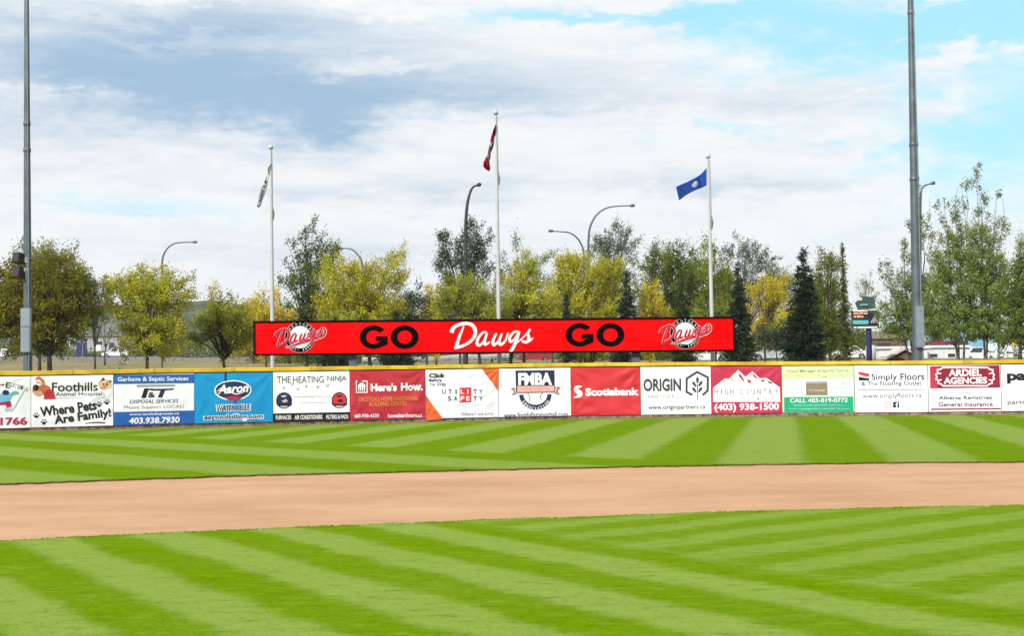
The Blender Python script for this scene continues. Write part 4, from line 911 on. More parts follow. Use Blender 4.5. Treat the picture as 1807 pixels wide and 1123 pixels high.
def tree(name, label, group, d, xb, lobes, cols_, leaf=0.15, dens=1.0, trunk=0.12, bark=None, fork=0.35, ytop=None, cr=0.34, twigs=1.0, stems=None, kleaf=108, ylow=None):
    """lobes: (x, y, half width, half height) in photo pixels at distance d, optional weight and colour index"""
    NTREE[0] += 1; r = np.random.default_rng(100 + NTREE[0]); k = d / F
    b = at(xb, 640, d); zg = terrain_z(b.x, d); base = Vector((b.x, d, zg)); o = thing(name, label, 'tree', base, 0, group)
    cen, colr, rad = [], [], []
    for lo in lobes:
        x, y, rx, ry = lo[:4]; wgt = lo[4] if len(lo) > 4 else 1.0; ci = lo[5] if len(lo) > 5 else None
        p = at(x, y, d) - base; RX, RY = rx * k * 1.12, ry * k * 1.04; RZ = min(RX, 2.2) * 0.95
        n = max(3, int(dens * wgt * 4.2 * (RX * RY) / (cr * cr) * 0.55 * (0.6 + 0.4 * RZ / max(cr, .1) * 0.5)))
        v = r.normal(size=(n, 3)); v /= np.linalg.norm(v, axis=1)[:, None]; q = r.random(n) ** (1 / 2.4); v *= q[:, None]
        c = np.c_[p.x + v[:, 0] * RX, p.y + v[:, 1] * RZ, p.z + v[:, 2] * RY]
        cen.append(c); rad.append(cr * r.uniform(0.5, 1.2, n) * min(1.0, 0.35 + 0.9 * min(RX, RY) / (cr * 2.2)))
        cA = np.array(cols_[(ci if ci is not None else 0) % len(cols_)]); cB = np.array(cols_[(ci + 1 if ci is not None else 1) % len(cols_)])
        f = np.clip(r.normal(0.4, 0.33, n), 0, 1)[:, None]; colr.append((cA * (1 - f) + cB * f) * r.uniform(0.72, 1.25, n)[:, None])
    cen, colr, rad = np.concatenate(cen), np.concatenate(colr), np.concatenate(rad)
    kk = np.maximum(5, (kleaf * (rad / cr) ** 1.6).astype(int)); idx = np.repeat(np.arange(len(cen)), kk)
    off = r.normal(size=(len(idx), 3)) * 0.44 * rad[idx][:, None]
    ax_ = cen - np.array([(at(lobes[0][0], 640, d).x - base.x) * .6, 0, np.quantile(cen[:, 2], .22)]); ax_ /= np.linalg.norm(ax_, axis=1)[:, None] + 1e-6; ax_ += r.normal(0, .28, ax_.shape)
    off += ax_[idx] * (r.normal(0.1, 0.62, len(idx)) * rad[idx])[:, None]
    L = cen[idx] + off
    zlow = 0.05 if ylow is None else at(xb, ylow, d).z - zg
    keep = L[:, 2] > zlow + r.normal(0, .15, len(L)); L, idx = L[keep], idx[keep]
    tint = 1.5 * colr[idx] * r.uniform(0.84, 1.2, len(idx))[:, None] * (1 + r.normal(0, 0.06, (len(idx), 3)))
    quads_np('crown', leaf_quads(r, L, leaf * 0.82), FOL, np.clip(tint, 0.004, 0.6), o)
    # trunk, limbs to the clumps
    mb = MB(); mb.sm = True; rr = random.Random(NTREE[0])
    yt = ytop if ytop is not None else min(l[1] for l in lobes); xt = lobes[0][0] if stems is None else None
    tips = []
    for sx0, sx1, sy1 in (stems or [(xb, xt, yt)]):
        tp = at(sx1, sy1, d) - base; st = Vector(((sx0 - xb) * k, 0, -0.15)); pts = []; n = 8
        for i in range(n + 1):
            f = i / n; pts.append(st.lerp(tp, f) + Vector((rr.uniform(-1, 1) * 0.09 * f * 2, rr.uniform(-1, 1) * 0.12 * f * 2, 0)))
        mb.tube(pts, [trunk * (1 - 0.9 * (i / n) ** 0.6) for i in range(n + 1)], 7); tips.append(pts)
    order = list(range(len(cen))); rr.shuffle(order)
    for j in order[:int(min(len(order), 70) * twigs)]:
        c = Vector(cen[j]); pts = min(tips, key=lambda q: min((v - c).length for v in q)); zt = fork * c.z + rr.uniform(-0.2, 0.35)
        s = min(pts, key=lambda v: abs(v.z - max(zt, 1.35))) ; L_ = (c - s).length
        if L_ < 0.2: continue
        md = s.lerp(c, 0.45) + Vector((rr.uniform(-.1, .1), rr.uniform(-.1, .1), 0.10 * L_)) * 0.8
        r0 = min(trunk * 0.28, 0.010 + 0.009 * L_); mb.tube([s, md, s.lerp(c, 0.75) + Vector((0, 0, .05 * L_)), c], [r0, r0 * .7, r0 * .45, 0.006], 4, cap=False)
    mb.build('trunk', bark or BARK, o)
    return o
def spruce(name, label, group, d, xb, ytop, ybot, hw, cols_, dens=1.0, leaf=0.28, power=0.85, ragged_=0.42, trunk=0.12):
    NTREE[0] += 1; r = np.random.default_rng(500 + NTREE[0]); k = d / F
    b = at(xb, 640, d); zg = terrain_z(b.x, d); base = Vector((b.x, d, zg)); o = thing(name, label, 'tree', base, 0, group)
    H = at(xb, ytop, d).z - zg; zb = max(0.15, at(xb, ybot, d).z - zg); R = hw * k * 1.28; C, D, Tn = [], [], []
    mb = MB(); mb.sm = True; mb.tube([(0, 0, -0.15), (0.02, 0, H * .5), (0, 0.02, H)], [trunk, trunk * .6, 0.015], 7)
    z = zb
    while z < H - 0.15:
        f = (z - zb) / (H - zb); rad = R * (1 - f) ** power * (1 - 0.25 * max(0, 0.12 - f) / 0.12) + 0.06; nb = max(5, int((5 + 9 * rad) * dens))
        for i in range(nb):
            a = r.uniform(0, 2 * math.pi); ln = rad * (1 - ragged_ * r.random() ** 0.7) * r.uniform(0.8, 1.1); droop = r.uniform(0.10, 0.42) if f < 0.85 else -0.5
            dv = np.array([math.cos(a), math.sin(a), -droop]); m_ = max(6, int(ln * 30)); q = r.uniform(0.12, 1, m_) ** 0.7
            p = np.array([0, 0, z + r.uniform(-.12, .12)]) + q[:, None] * ln * dv + np.c_[np.zeros((m_, 2)), 0.16 * ln * q ** 2]
            p += r.normal(0, 0.05 + 0.04 * rad, (m_, 3)) * np.array([1, 1, 0.7]); C.append(p); D.append(np.repeat(dv[None], m_, 0))
            tc_ = np.array(cols_[0]) * (1 - q[:, None] ** 2 * .55) + np.array(cols_[1]) * q[:, None] ** 2 * .55; Tn.append(tc_ * r.uniform(0.7, 1.3))
            if i % 3 == 0: e = np.array([0, 0, z]) + ln * dv * 0.85; mb.tube([(0, 0, z), tuple(e)], [0.02 + .006 * ln, 0.005], 4, cap=False)
        z += 0.17 + 0.14 * (1 - f)
    C, D, Tn = np.concatenate(C), np.concatenate(D), np.concatenate(Tn); n = len(C)
    s = (leaf * r.uniform(.55, 1.2, n) * (0.65 + 0.35 * np.clip((H - C[:, 2]) / H * 2, 0, 1)))[:, None]
    a = D + r.normal(0, 0.45, (n, 3)); a /= np.linalg.norm(a, axis=1)[:, None]; bb = np.cross(a, r.normal(size=(n, 3))); bb /= np.linalg.norm(bb, axis=1)[:, None]
    V = np.stack([C - a * s * .5, C + bb * s * .16, C + a * s * .5, C - bb * s * .16], 1).reshape(-1, 3)
    quads_np('crown', V, FOL, np.clip(Tn * r.uniform(.7, 1.3, n)[:, None], .003, .5), o); mb.build('trunk', BARK, o); return o
GT = 'deciduous trees behind the outfield fence'; GS = 'spruces behind the outfield fence'
# --- left part
tree('broadleaf_tree', 'large olive brown tree behind the left light pole', GT, 74, 88, [(85, 520, 66, 75), (35, 530, 55, 62), (120, 545, 48, 60), (20, 590, 42, 40), (84, 592, 42, 36), (60, 475, 40, 32, .7, 1), (110, 500, 45, 50), (-10, 530, 50, 70), (128, 556, 20, 24, .7)], [C_OLIVE, C_RUST, C_GRN], 0.15, 1.15, 0.2)
tree('broadleaf_tree', 'thin green crown rising above the olive brown tree at the left', GT, 92, 70, [(75, 452, 34, 30, .6), (112, 450, 30, 26, .5), (30, 452, 24, 18, .4), (45, 430, 12, 18, .4), (135, 470, 12, 22, .4), (60, 520, 40, 60, .8)], [C_GG, C_LG], 0.16, 0.55, 0.14)
tree('dark_poplar', 'small dark green tree between the olive tree and the yellow one', GT, 112, 168, [(165, 510, 22, 26), (178, 545, 14, 40, .7), (152, 520, 14, 24, .7), (186, 495, 8, 15, .4)], [C_DK, C_BLUE], 0.17, 0.9, 0.1, cr=.4)
tree('bare_tree', 'thin half bare tree with a slim trunk beside the white van', GT, 150, 185, [(186, 562, 26, 28, .35), (168, 570, 20, 22, .3), (205, 560, 18, 24, .35)], [C_PALE, C_YG], 0.18, 0.4, 0.13, twigs=1.0, cr=.5)
tree('yellow_tree', 'round yellow green tree with dark trunk at the left of the field fence', GT, 76, 258, [(262, 540, 68, 58), (225, 520, 40, 36), (300, 520, 42, 36), (265, 595, 58, 40), (240, 490, 34, 22, .5, 1), (290, 485, 28, 20, .4, 1), (335, 495, 18, 18, .3, 1), (200, 500, 18, 26, .4), (300, 600, 30, 40, .6), (236, 610, 24, 34, .6)], [C_YG, C_YEL, C_PALE], 0.14, 0.9, 0.13)
tree('broadleaf_tree', 'low olive green tree with forked trunk left of the red sign', GT, 80, 398, [(390, 575, 48, 32), (360, 590, 26, 28), (425, 580, 28, 34), (395, 555, 40, 22), (385, 530, 18, 26, .6, 1), (376, 512, 9, 14, .5, 2), (430, 605, 18, 20, .6), (405, 618, 16, 20, .5)], [C_YG, C_OLIVE, C_OCH, C_YEL], 0.14, 1.05, 0.13)
tree('ochre_shrub', 'ochre yellow bush behind the left flagpole', GT, 118, 470, [(465, 560, 42, 28), (500, 565, 28, 22), (445, 540, 14, 16, .6), (478, 530, 22, 18, .6), (432, 575, 16, 20), (480, 590, 50, 26)], [C_OCH, C_YEL], 0.2, 0.9, 0.1, cr=.45)
tree('dark_poplar', 'tall dark green tree just right of the left flagpole', GT, 95, 541, [(543, 500, 40, 40), (545, 450, 28, 34, .85), (540, 412, 13, 22, .6), (510, 497, 24, 18, .75), (518, 460, 18, 16, .7), (575, 455, 26, 34, .8, 1), (545, 545, 42, 40), (530, 590, 36, 36), (512, 432, 8, 8, .4), (556, 398, 6, 10, .4), (545, 625, 30, 14)], [C_DK, C_GRN, C_OLIVE], 0.17, 0.95, 0.16, cr=.42)
tree('yellow_tree', 'large spreading yellow tree above the left GO of the sign', GT, 84, 655, [(640, 510, 62, 44), (600, 490, 42, 40), (690, 475, 34, 38, .8), (700, 452, 20, 22, .6), (640, 548, 72, 36), (588, 540, 30, 36), (665, 590, 52, 40), (712, 500, 16, 24, .5), (620, 600, 40, 36)], [C_YEL, C_YG, C_PALE], 0.14, 0.95, 0.16, ylow=622)
spruce('dark_spruce', 'low dark spruce mostly hidden behind the sign below the yellow tree', GS, 82, 700, 545, 642, 34, [C_SPR, C_SPR2])
tree('dark_poplar', 'dark blue green tree between the yellow trees above the sign', GT, 100, 722, [(722, 545, 36, 34), (735, 520, 22, 22, .7), (705, 560, 24, 30), (720, 600, 38, 40)], [C_DK, C_BLUE], 0.17, 0.9, 0.12, cr=.42)
spruce('dark_spruce', 'broad low spruce bough seen under the sign left of its first post', GS, 80, 590, 560, 643, 36, [C_SPR2, C_SPR])
tree('ochre_shrub', 'small golden tree left of the dark poplar in the middle', GT, 120, 770, [(768, 530, 20, 30), (775, 555, 28, 24), (760, 510, 8, 12, .5), (770, 590, 30, 40)], [C_OCH, C_YEL], 0.2, 0.9, 0.1, cr=.42)
# --- middle
tree('dark_poplar', 'tall dark poplar behind the dark street lamp in the middle', GT, 118, 820, [(815, 460, 38, 50), (838, 430, 28, 40, .9), (790, 450, 20, 40, .8), (780, 420, 12, 14, .6), (852, 470, 20, 50, .7), (840, 398, 14, 16, .5), (775, 412, 6, 8, .4), (862, 410, 6, 12, .4), (815, 540, 44, 60)], [C_DK, C_BLUE, C_GRN], 0.2, 0.85, 0.18, cr=.5)
tree('yellow_tree', 'olive yellow tree left of the tall flagpole with its dark stem below the sign', GT, 80, 850, [(825, 525, 46, 38), (800, 500, 22, 22, .7), (850, 555, 46, 36), (865, 510, 22, 26, .6), (845, 595, 40, 36), (790, 545, 22, 34, .7)], [C_YG, C_OLIVE, C_YEL], 0.14, 0.95, 0.14, ylow=616)
tree('grey_poplar', 'half bare grey green tree behind the yellow trees right of the tall flagpole', GT, 125, 925, [(920, 440, 18, 26, .45), (940, 460, 22, 26, .45), (895, 455, 14, 22, .35), (960, 455, 12, 16, .3), (925, 490, 44, 40, .6), (885, 485, 12, 16, .3)], [C_GG, C_PALE], 0.19, 0.5, 0.15, cr=.45)
tree('yellow_tree', 'yellow green tree with leaning limbs just right of the tall flagpole', GT, 82, 897, [(920, 495, 32, 44), (940, 540, 42, 40), (900, 555, 28, 34), (930, 470, 22, 20, .8), (915, 600, 46, 36), (965, 530, 22, 40, .8), (880, 560, 14, 30, .6)], [C_YG, C_YEL, C_OLIVE], 0.14, 0.95, 0.14, ylow=616)
tree('yellow_tree', 'broad bright yellow green multi stemmed tree above the right GO of the sign', GT, 86, 1035, [(1030, 490, 48, 44), (1000, 480, 28, 34), (1070, 505, 34, 44), (1035, 545, 62, 40), (985, 530, 24, 44), (1085, 475, 18, 20, .6), (1035, 600, 56, 40), (1095, 540, 16, 32, .7)], [C_YEL, C_YG, C_YG], 0.14, 1.0, 0.10, stems=[(1035, 1015, 470), (1030, 990, 480), (1040, 1050, 470), (1042, 1075, 490)])
spruce('dark_spruce', 'small narrow dark spruce in front of the bright yellow green tree', GS, 74, 1001, 514, 645, 17, [C_SPR, C_BLUE], 1.15)
tree('grey_poplar', 'grey green poplar crown behind the taller curved street lamp', GT, 128, 1078, [(1080, 430, 32, 34, .9), (1062, 450, 22, 32, .7), (1105, 445, 20, 34, .7), (1085, 402, 14, 12, .6), (1108, 405, 5, 12, .3), (1085, 490, 38, 40), (1118, 470, 10, 40, .3)], [C_GG, C_BLUE], 0.18, 0.75, 0.16, cr=.45)
spruce('dark_spruce', 'dark blue spruce left of the right sign post with its tip above the sign', GS, 78, 1107, 478, 645, 30, [C_SPR, C_BLUE], 1.1)
tree('green_tree', 'wide green tree with several pointed tops left of the right flagpole', GT, 104, 1190, [(1185, 480, 40, 44), (1150, 480, 22, 40), (1165, 445, 16, 20, .7), (1195, 440, 14, 20, .7), (1225, 460, 24, 34, .8), (1210, 520, 40, 50), (1155, 540, 30, 40), (1190, 590, 60, 44), (1240, 520, 20, 44, .8)], [C_GRN, C_OLIVE, C_YG], 0.17, 1.0, 0.16, cr=.4)
tree('ochre_shrub', 'small orange yellow tree in front of the wide green one', GT, 88, 1148, [(1148, 530, 20, 32), (1155, 555, 26, 26), (1140, 510, 10, 16, .6), (1150, 595, 28, 40)], [C_OCH, C_YEL, C_OLIVE], 0.15, 0.9, 0.09)
spruce('dark_spruce', 'dark green spruce between the orange tree and the right flagpole', GS, 84, 1205, 478, 645, 27, [C_SPR2, C_GRN], 1.0)
# --- right part
tree('green_tree', 'bright green tree behind the right flagpole', GT, 100, 1262, [(1258, 480, 26, 46), (1275, 520, 26, 50), (1245, 445, 12, 20, .6), (1262, 435, 8, 14, .4), (1255, 570, 40, 50)], [C_GRN, C_YG], 0.16, 0.95, 0.14, cr=.4)
tree('grey_poplar', 'grey half bare tree crowns behind the spruce at the right end of the sign', GT, 132, 1320, [(1300, 445, 22, 26, .7), (1330, 460, 26, 34, .8), (1285, 440, 9, 14, .5), (1322, 432, 9, 16, .4), (1360, 475, 24, 34, .7), (1380, 490, 18, 34, .6), (1350, 450, 6, 16, .3), (1340, 510, 60, 34, .8)], [C_GG, C_BLUE], 0.19, 0.7, 0.15, cr=.45)
spruce('dark_spruce', 'tall dark spruce at the right end of the red sign', GS, 80, 1305, 462, 648, 31, [C_SPR, C_SPR2], 1.15)
tree('yellow_tree', 'golden yellow tree right of the sign between two dark spruces', GT, 96, 1350, [(1350, 510, 32, 24), (1365, 540, 24, 40), (1340, 560, 18, 48), (1378, 500, 14, 14, .6), (1360, 590, 20, 30)], [C_YEL, C_OCH, C_YG], 0.15, 0.9, 0.11)
tree('dark_poplar', 'low dark green tree under the golden one right of the sign', GT, 88, 1372, [(1372, 600, 32, 36), (1350, 615, 26, 26), (1395, 605, 22, 34)], [C_DK, C_BLUE], 0.15, 1.0, 0.1, ylow=614)
tree('yellow_tree', 'small golden sapling beside the tallest dark spruce', GT, 82, 1398, [(1398, 550, 20, 16), (1385, 565, 16, 12), (1402, 575, 16, 10), (1408, 538, 14, 10), (1402, 595, 8, 12, .6)], [C_YEL, C_OCH], 0.14, 0.8, 0.06)
spruce('dark_spruce', 'very dark tall spruce left of the olive column tree', GS, 81, 1422, 436, 648, 40, [C_SPR, C_SPR], 1.25, power=0.72)
tree('column_tree', 'tall olive green column tree between the dark spruce and the slender one', GT, 90, 1465, [(1465, 490, 24, 44), (1458, 460, 16, 20, .7, 2), (1478, 465, 14, 20, .7, 2), (1462, 550, 32, 56), (1470, 600, 34, 40), (1440, 560, 16, 50, .7), (1448, 450, 5, 10, .3)], [C_OLIVE, C_GRN, C_RUST], 0.15, 1.1, 0.14, cr=.38)
spruce('slender_spruce', 'slender spruce with a bare pointed tip near the electronic sign', GS, 82, 1491, 426, 646, 16, [C_OLIVE, C_SPR2], 0.9, power=1.05, ragged_=.5)
tree('bare_tree', 'small half bare tree above the electronic sign', GT, 120, 1530, [(1528, 490, 12, 20, .25), (1540, 510, 16, 20, .3), (1520, 510, 10, 18, .2), (1535, 535, 22, 20, .5)], [C_PALE, C_GG], 0.15, 0.45, 0.12, bark=BARKG, cr=.4, ytop=480)
tree('sparse_poplar', 'sparse poplar with thin upright limbs behind the right light pole', GT, 96, 1612, [(1600, 470, 18, 34, .45), (1575, 485, 14, 34, .4), (1558, 475, 7, 16, .3), (1590, 430, 10, 24, .4), (1622, 400, 12, 50, .55), (1636, 370, 8, 34, .4), (1645, 430, 12, 44, .4), (1620, 340, 5, 16, .3), (1610, 510, 34, 34, .7), (1595, 560, 46, 40, 1.0, 1), (1640, 530, 24, 50, .8), (1600, 600, 44, 26, .9, 1), (1605, 390, 6, 30, .3)], [C_GG, C_LG, C_GRN], 0.15, 0.95, 0.085, cr=.34, fork=.62, ylow=597, stems=[(1612, 1590, 420), (1610, 1560, 465), (1614, 1622, 340), (1616, 1638, 350)], twigs=1.0)
tree('sparse_poplar', 'tall airy poplar clump with pale trunks at the right', GT, 92, 1700, [(1722, 330, 9, 40, .45), (1705, 340, 8, 30, .4), (1735, 390, 14, 46, .6), (1690, 390, 14, 46, .6), (1668, 420, 12, 40, .55), (1655, 380, 6, 40, .3), (1670, 360, 5, 26, .3), (1755, 400, 10, 40, .45), (1770, 400, 9, 50, .45), (1762, 350, 5, 20, .3), (1712, 440, 40, 50, .75, 1), (1660, 480, 26, 44, .75, 1), (1745, 470, 34, 50, .75, 1), (1700, 520, 62, 50, .95, 1), (1760, 530, 30, 50, .9, 1), (1690, 575, 66, 36, 1.0, 1), (1750, 585, 40, 30, .9, 1), (1645, 560, 24, 44, .8, 1), (1725, 296, 4, 12, .3)], [C_GG, C_LG, C_LG], 0.15, 1.15, 0.085, bark=BARKG, cr=.34, fork=.66, ylow=600, stems=[(1690, 1668, 370), (1692, 1690, 330), (1738, 1724, 300), (1700, 1708, 320), (1762, 1768, 350), (1740, 1756, 350)], twigs=1.0)
tree('green_tree', 'dense green tree at the right edge behind the yellow warning sign', GT, 88, 1800, [(1800, 500, 34, 46), (1785, 550, 30, 44), (1825, 540, 44, 70), (1800, 455, 20, 30, .6), (1790, 600, 30, 26), (1830, 450, 30, 40, .7)], [C_GRN, C_LG, C_DK], 0.16, 1.0, 0.16, cr=.38)
for i, (x, yt, hw, cs, lb) in enumerate(((448, 545, 34, [C_OCH, C_OLIVE], 'ochre distant tree left of the sign and left flagpole'), (512, 550, 34, [C_OLIVE, C_YG], 'olive distant tree between the left flagpole and the dark poplar'), (585, 520, 36, [C_GRN, C_OLIVE], 'green distant tree behind the left edge of the big yellow tree'), (742, 535, 34, [C_GG, C_GRN], 'grey green distant tree beside the golden tree in the middle'), (868, 520, 36, [C_GRN, C_GG], 'green distant tree behind the tall flagpole'),
        (975, 500, 36, [C_OLIVE, C_GG], 'olive distant tree left of the bright yellow green tree'), (1118, 500, 34, [C_GG, C_DK], 'dark grey distant tree right of the grey poplar crown'), (1238, 500, 36, [C_GRN, C_OLIVE], 'green distant tree just left of the right flagpole'), (1292, 500, 34, [C_OLIVE, C_YG], 'olive distant tree right of the right flagpole'), (1400, 490, 38, [C_GRN, C_OLIVE], 'grey olive distant tree left of the tallest dark spruce'), (1448, 500, 32, [C_GRN, C_GG], 'dark distant tree behind the olive column tree'), (1505, 575, 26, [C_GRN, C_OLIVE], 'low distant tree left of the electronic sign post'))):
    tree('distant_tree', lb, 'distant trees beyond the first row', 150 + 3 * (i % 4), x, [(x, yt + 28, hw * 1.15, 38), (x - hw * .5, yt + 8, hw * .55, 20, .8), (x + hw * .55, yt + 14, hw * .55, 22, .8), (x, yt + 78, hw * 1.35, 44)], cs, 0.24, 1.05, 0.14, cr=.6, twigs=.4, kleaf=60)
# far mass of brush along the road and woods beyond it
def mass(name, d0, d1, x0, x1, n, top, cols_, leaf, seed, label=None):
    r = np.random.default_rng(seed); L = []
    x = r.uniform(x0, x1, n); d = r.uniform(d0, d1, n); C_, Tn = [], []
    for i in range(n):
        y = 640; p = at(x[i], y, d[i]); zg = terrain_z(p.x, d[i]); hh = top(x[i]) * r.uniform(0.55, 1.1)
        m_ = 30; q = r.normal(size=(m_, 3)) * np.array([0.42, 0.42, 0.30]) * hh; q[:, 2] = np.abs(q[:, 2] + hh * .42); C_.append(q + np.array([p.x, d[i], zg]))
        c = np.array(cols_[r.integers(len(cols_))]) * r.uniform(.75, 1.25); Tn.append(np.repeat(c[None], m_, 0))
    C_ = np.concatenate(C_); Tn = np.concatenate(Tn); return tag(quads_np(name, leaf_quads(r, C_, leaf), FOL, np.clip(Tn * r.uniform(.75, 1.3, len(C_))[:, None], .004, .5)), label or 'mixed green brush growing along the far road', 'brush', kind='stuff')
mass('roadside_brush', 286, 335, -300, 2150, 900, lambda x: (2.2 if x < 260 else 4.2) + 1.2 * math.sin(x * .021) + (2.8 if x > 500 else 0), [C_GRN, C_OLIVE, C_GG, C_PALE], 0.75, 11)
mass('roadside_brush', 155, 178, 500, 738, 110, lambda x: 2.4 + 1.0 * math.sin(x * .03), [C_GRN, C_OLIVE, C_DK], 0.36, 13)
mass('roadside_brush', 155, 178, 1000, 1500, 230, lambda x: 2.6 + 1.2 * math.sin(x * .03), [C_GRN, C_OLIVE, C_DK], 0.34, 12)
# hills
mb = MB(); mb.sm = True; hx = np.arange(-3200, 3201, 40.0); prof_ = []
for X in hx:
    px = 903 + F * X / 1500.0; h = float(np.interp(px, [-3000, -400, 180, 330, 430, 560, 900, 1800, 5000], [76, 82, 86, 93, 84, 66, 48, 42, 60])); prof_.append(h + 2.2 * math.sin(X * .02) + 1.2 * math.sin(X * .071) + rnd.uniform(-1, 1))
vs = []
for s_, k_ in ((1250, 0.0), (1330, .35), (1420, .8), (1500, 1.0), (1700, .9)): vs += [(X, s_ + 18 * math.sin(X * .013), 6 + (h - 6) * k_) for X, h in zip(hx, prof_)]
n = len(hx); mb.add(vs, [(j * n + i, j * n + i + 1, (j + 1) * n + i + 1, (j + 1) * n + i) for j in range(4) for i in range(n - 1)])
mh = mat('wooded_hill', (0.030, 0.045, 0.022), 0.95, 0.25, 0.03, bump=1.0, spec=0.05, c2=(0.065, 0.08, 0.04)); tag(mb.build('hills', mh), kind='structure')
# ------------------------------------------------------------------ vehicles on the road behind
MGLS = mat('car_glass', (0.02, 0.028, 0.034), 0.08, 0.0, spec=0.6); MTYR = mat('tyre', (0.012, 0.012, 0.012), 0.85, 0.1); MRIM = mat('rim', (0.30, 0.31, 0.32), 0.35, 0.05, metal=0.8)
MHL = mat('headlight', (0.65, 0.67, 0.70), 0.15, 0.02, spec=0.7); MTL = mat('tail_light', (0.30, 0.008, 0.008), 0.25, 0.05); MBMP = mat('bumper_plastic', (0.03, 0.03, 0.032), 0.7, 0.1)
PAINT = {k: mat('paint_' + k, c, 0.28, 0.02, 1.0, spec=0.6) for k, c in {'white': (0.66, 0.67, 0.68), 'red': (0.28, 0.012, 0.02), 'silver': (0.34, 0.37, 0.39), 'maroon': (0.16, 0.015, 0.035), 'black': (0.012, 0.013, 0.015), 'blue': (0.03, 0.07, 0.16)}.items()}
SHAPES = {   # length, width, side outline lower body (x from the rear), greenhouse (bottom rear, top rear, top front, bottom front), belt, roof, wheel radius
 'sedan': (4.6, 1.78, [(0, .35), (0, .85), (.25, .98), (1.0, 1.0), (3.2, .98), (4.3, .84), (4.6, .62), (4.6, .32), (4.4, .25), (.2, .25)], (.75, 1.45, 2.75, 3.5), .97, 1.45, .32),
 'suv': (4.7, 1.88, [(0, .40), (0, 1.0), (.12, 1.10), (3.3, 1.08), (4.35, .98), (4.7, .74), (4.7, .40), (4.5, .32), (.2, .32)], (.10, .42, 2.75, 3.45), 1.08, 1.72, .37),
 'pickup': (5.6, 1.95, [(0, .5), (0, 1.10), (3.9, 1.12), (5.2, 1.04), (5.6, .8), (5.6, .45), (5.3, .38), (.2, .38)], (1.9, 2.15, 3.4, 4.15), 1.11, 1.82, .39),
 'van': (5.4, 1.95, [(0, .40), (0, 1.15), (4.3, 1.10), (5.1, 1.0), (5.4, .75), (5.4, .40), (5.2, .32), (.2, .32)], (.06, .16, 3.9, 4.75), 1.12, 2.05, .36)}
def car(name, label, cat, kind, paint, x, d, ang, group='vehicles on the road behind the trees', zoff=0.0):
    L, W, side, (gb, gt, gf, gfb), belt, roof, wr = SHAPES[kind]; p = at(x, 640, d); o = thing(name, label, cat, (p.x, d, terrain_z(p.x, d) + zoff), math.radians(ang), group); c = L / 2; w = W / 2
    mb = MB(); vs = []; fs = []; n = len(side)
    prof = [(-w, .0), (-w + .0, 1), (w, 1), (w, 0)]
    rows = [(-w * .93, .02), (-w, .0), (w, .0), (w * .93, .02)]
    for y, ins in rows: vs += [(q[0] - c + (ins * (1 if q[0] < c else -1)), y, q[1] - ins * .5) for q in side]
    mb.sm = False; mb.add(vs, [tuple(range(n))] + [(i, (i + 1) % n, n + (i + 1) % n, n + i)[::-1] for i in range(n)] + [(n + i, n + (i + 1) % n, 2 * n + (i + 1) % n, 2 * n + i)[::-1] for i in range(n)] + [(2 * n + i, 2 * n + (i + 1) % n, 3 * n + (i + 1) % n, 3 * n + i)[::-1] for i in range(n)] + [tuple(range(4 * n - 1, 3 * n - 1, -1))])
    wi = w * .78; z0 = belt - .02
    g = [(gb - c, -w * .95, z0), (gfb - c, -w * .95, z0), (gfb - c, w * .95, z0), (gb - c, w * .95, z0), (gt - c, -wi, roof), (gf - c, -wi, roof), (gf - c, wi, roof), (gt - c, wi, roof)]
    mb.add(g, [(0, 1, 5, 4), (1, 2, 6, 5), (2, 3, 7, 6), (3, 0, 4, 7), (4, 5, 6, 7)])
    if kind == 'pickup': mb.box((0.95 - c, 0, 1.05), (1.7, W * .8, .02))
    mb.build('body', PAINT[paint], o)
    G = [Vector(v) for v in g]
    def pane(a, b_, c_, d_, u0, u1, v0, v1):
        def P_(u, v): return (a.lerp(b_, u)).lerp(d_.lerp(c_, u), v)
        q = [P_(u0, v0), P_(u1, v0), P_(u1, v1), P_(u0, v1)]; nn = (q[1] - q[0]).cross(q[3] - q[0]).normalized(); m_ = MB(); m_.prism(q, nn * 0.002, nn * 0.014); m_.build('window', MGLS, o)
    for (u0, u1) in ((.06, .46), (.52, .93)):
        pane(G[0], G[1], G[5], G[4], u0, u1, .12, .90); pane(G[2], G[3], G[7], G[6], 1 - u1, 1 - u0, .12, .90)
    pane(G[1], G[2], G[6], G[5], .06, .94, .08, .92); pane(G[3], G[0], G[4], G[7], .08, .92, .12, .90)
    for xx in (.19 * L, .80 * L):
        for sg in (-1, 1):
            m_ = MB(); m_.sm = True; m_.tube([(xx - c, sg * (w - .20), wr), (xx - c, sg * (w + .012), wr)], wr, 18); wl = m_.build('wheel', MTYR, o)
            m_ = MB(); m_.tube([(xx - c, sg * (w + .0), wr), (xx - c, sg * (w + .022), wr)], wr * .62, 14); m_.build('rim', MRIM, wl)
    for sg in (-1, 1):
        m_ = MB(); m_.box((L - c - .03, sg * w * .72, .74 if kind != 'pickup' else .9), (.10, .36, .15)); m_.build('headlight', MHL, o)
        m_ = MB(); m_.box((.0 - c + .01, sg * w * .82, .86), (.06, .22, .26)); m_.build('tail_light', MTL, o)
        m_ = MB(); m_.box((gfb - c - .15, sg * (w + .09), belt + .06), (.12, .18, .12)); m_.build('mirror', PAINT[paint], o)
    m_ = MB(); m_.box((L - c, 0, .42), (.07, W * .9, .18)); m_.build('bumper', MBMP, o)
    return o
car('parked_car', 'white van parked on the road right of the blue panel at the left', 'van', 'suv', 'white', 203, 262, 186)
car('parked_car', 'white car just showing at the far left edge behind the olive tree', 'car', 'sedan', 'white', 4, 250, 178)
car('parked_car', 'red car under the right half of the red sign', 'car', 'suv', 'red', 943, 196, 184)
car('parked_car', 'white car seen below the right end of the red sign', 'car', 'sedan', 'white', 1246, 150, 8)
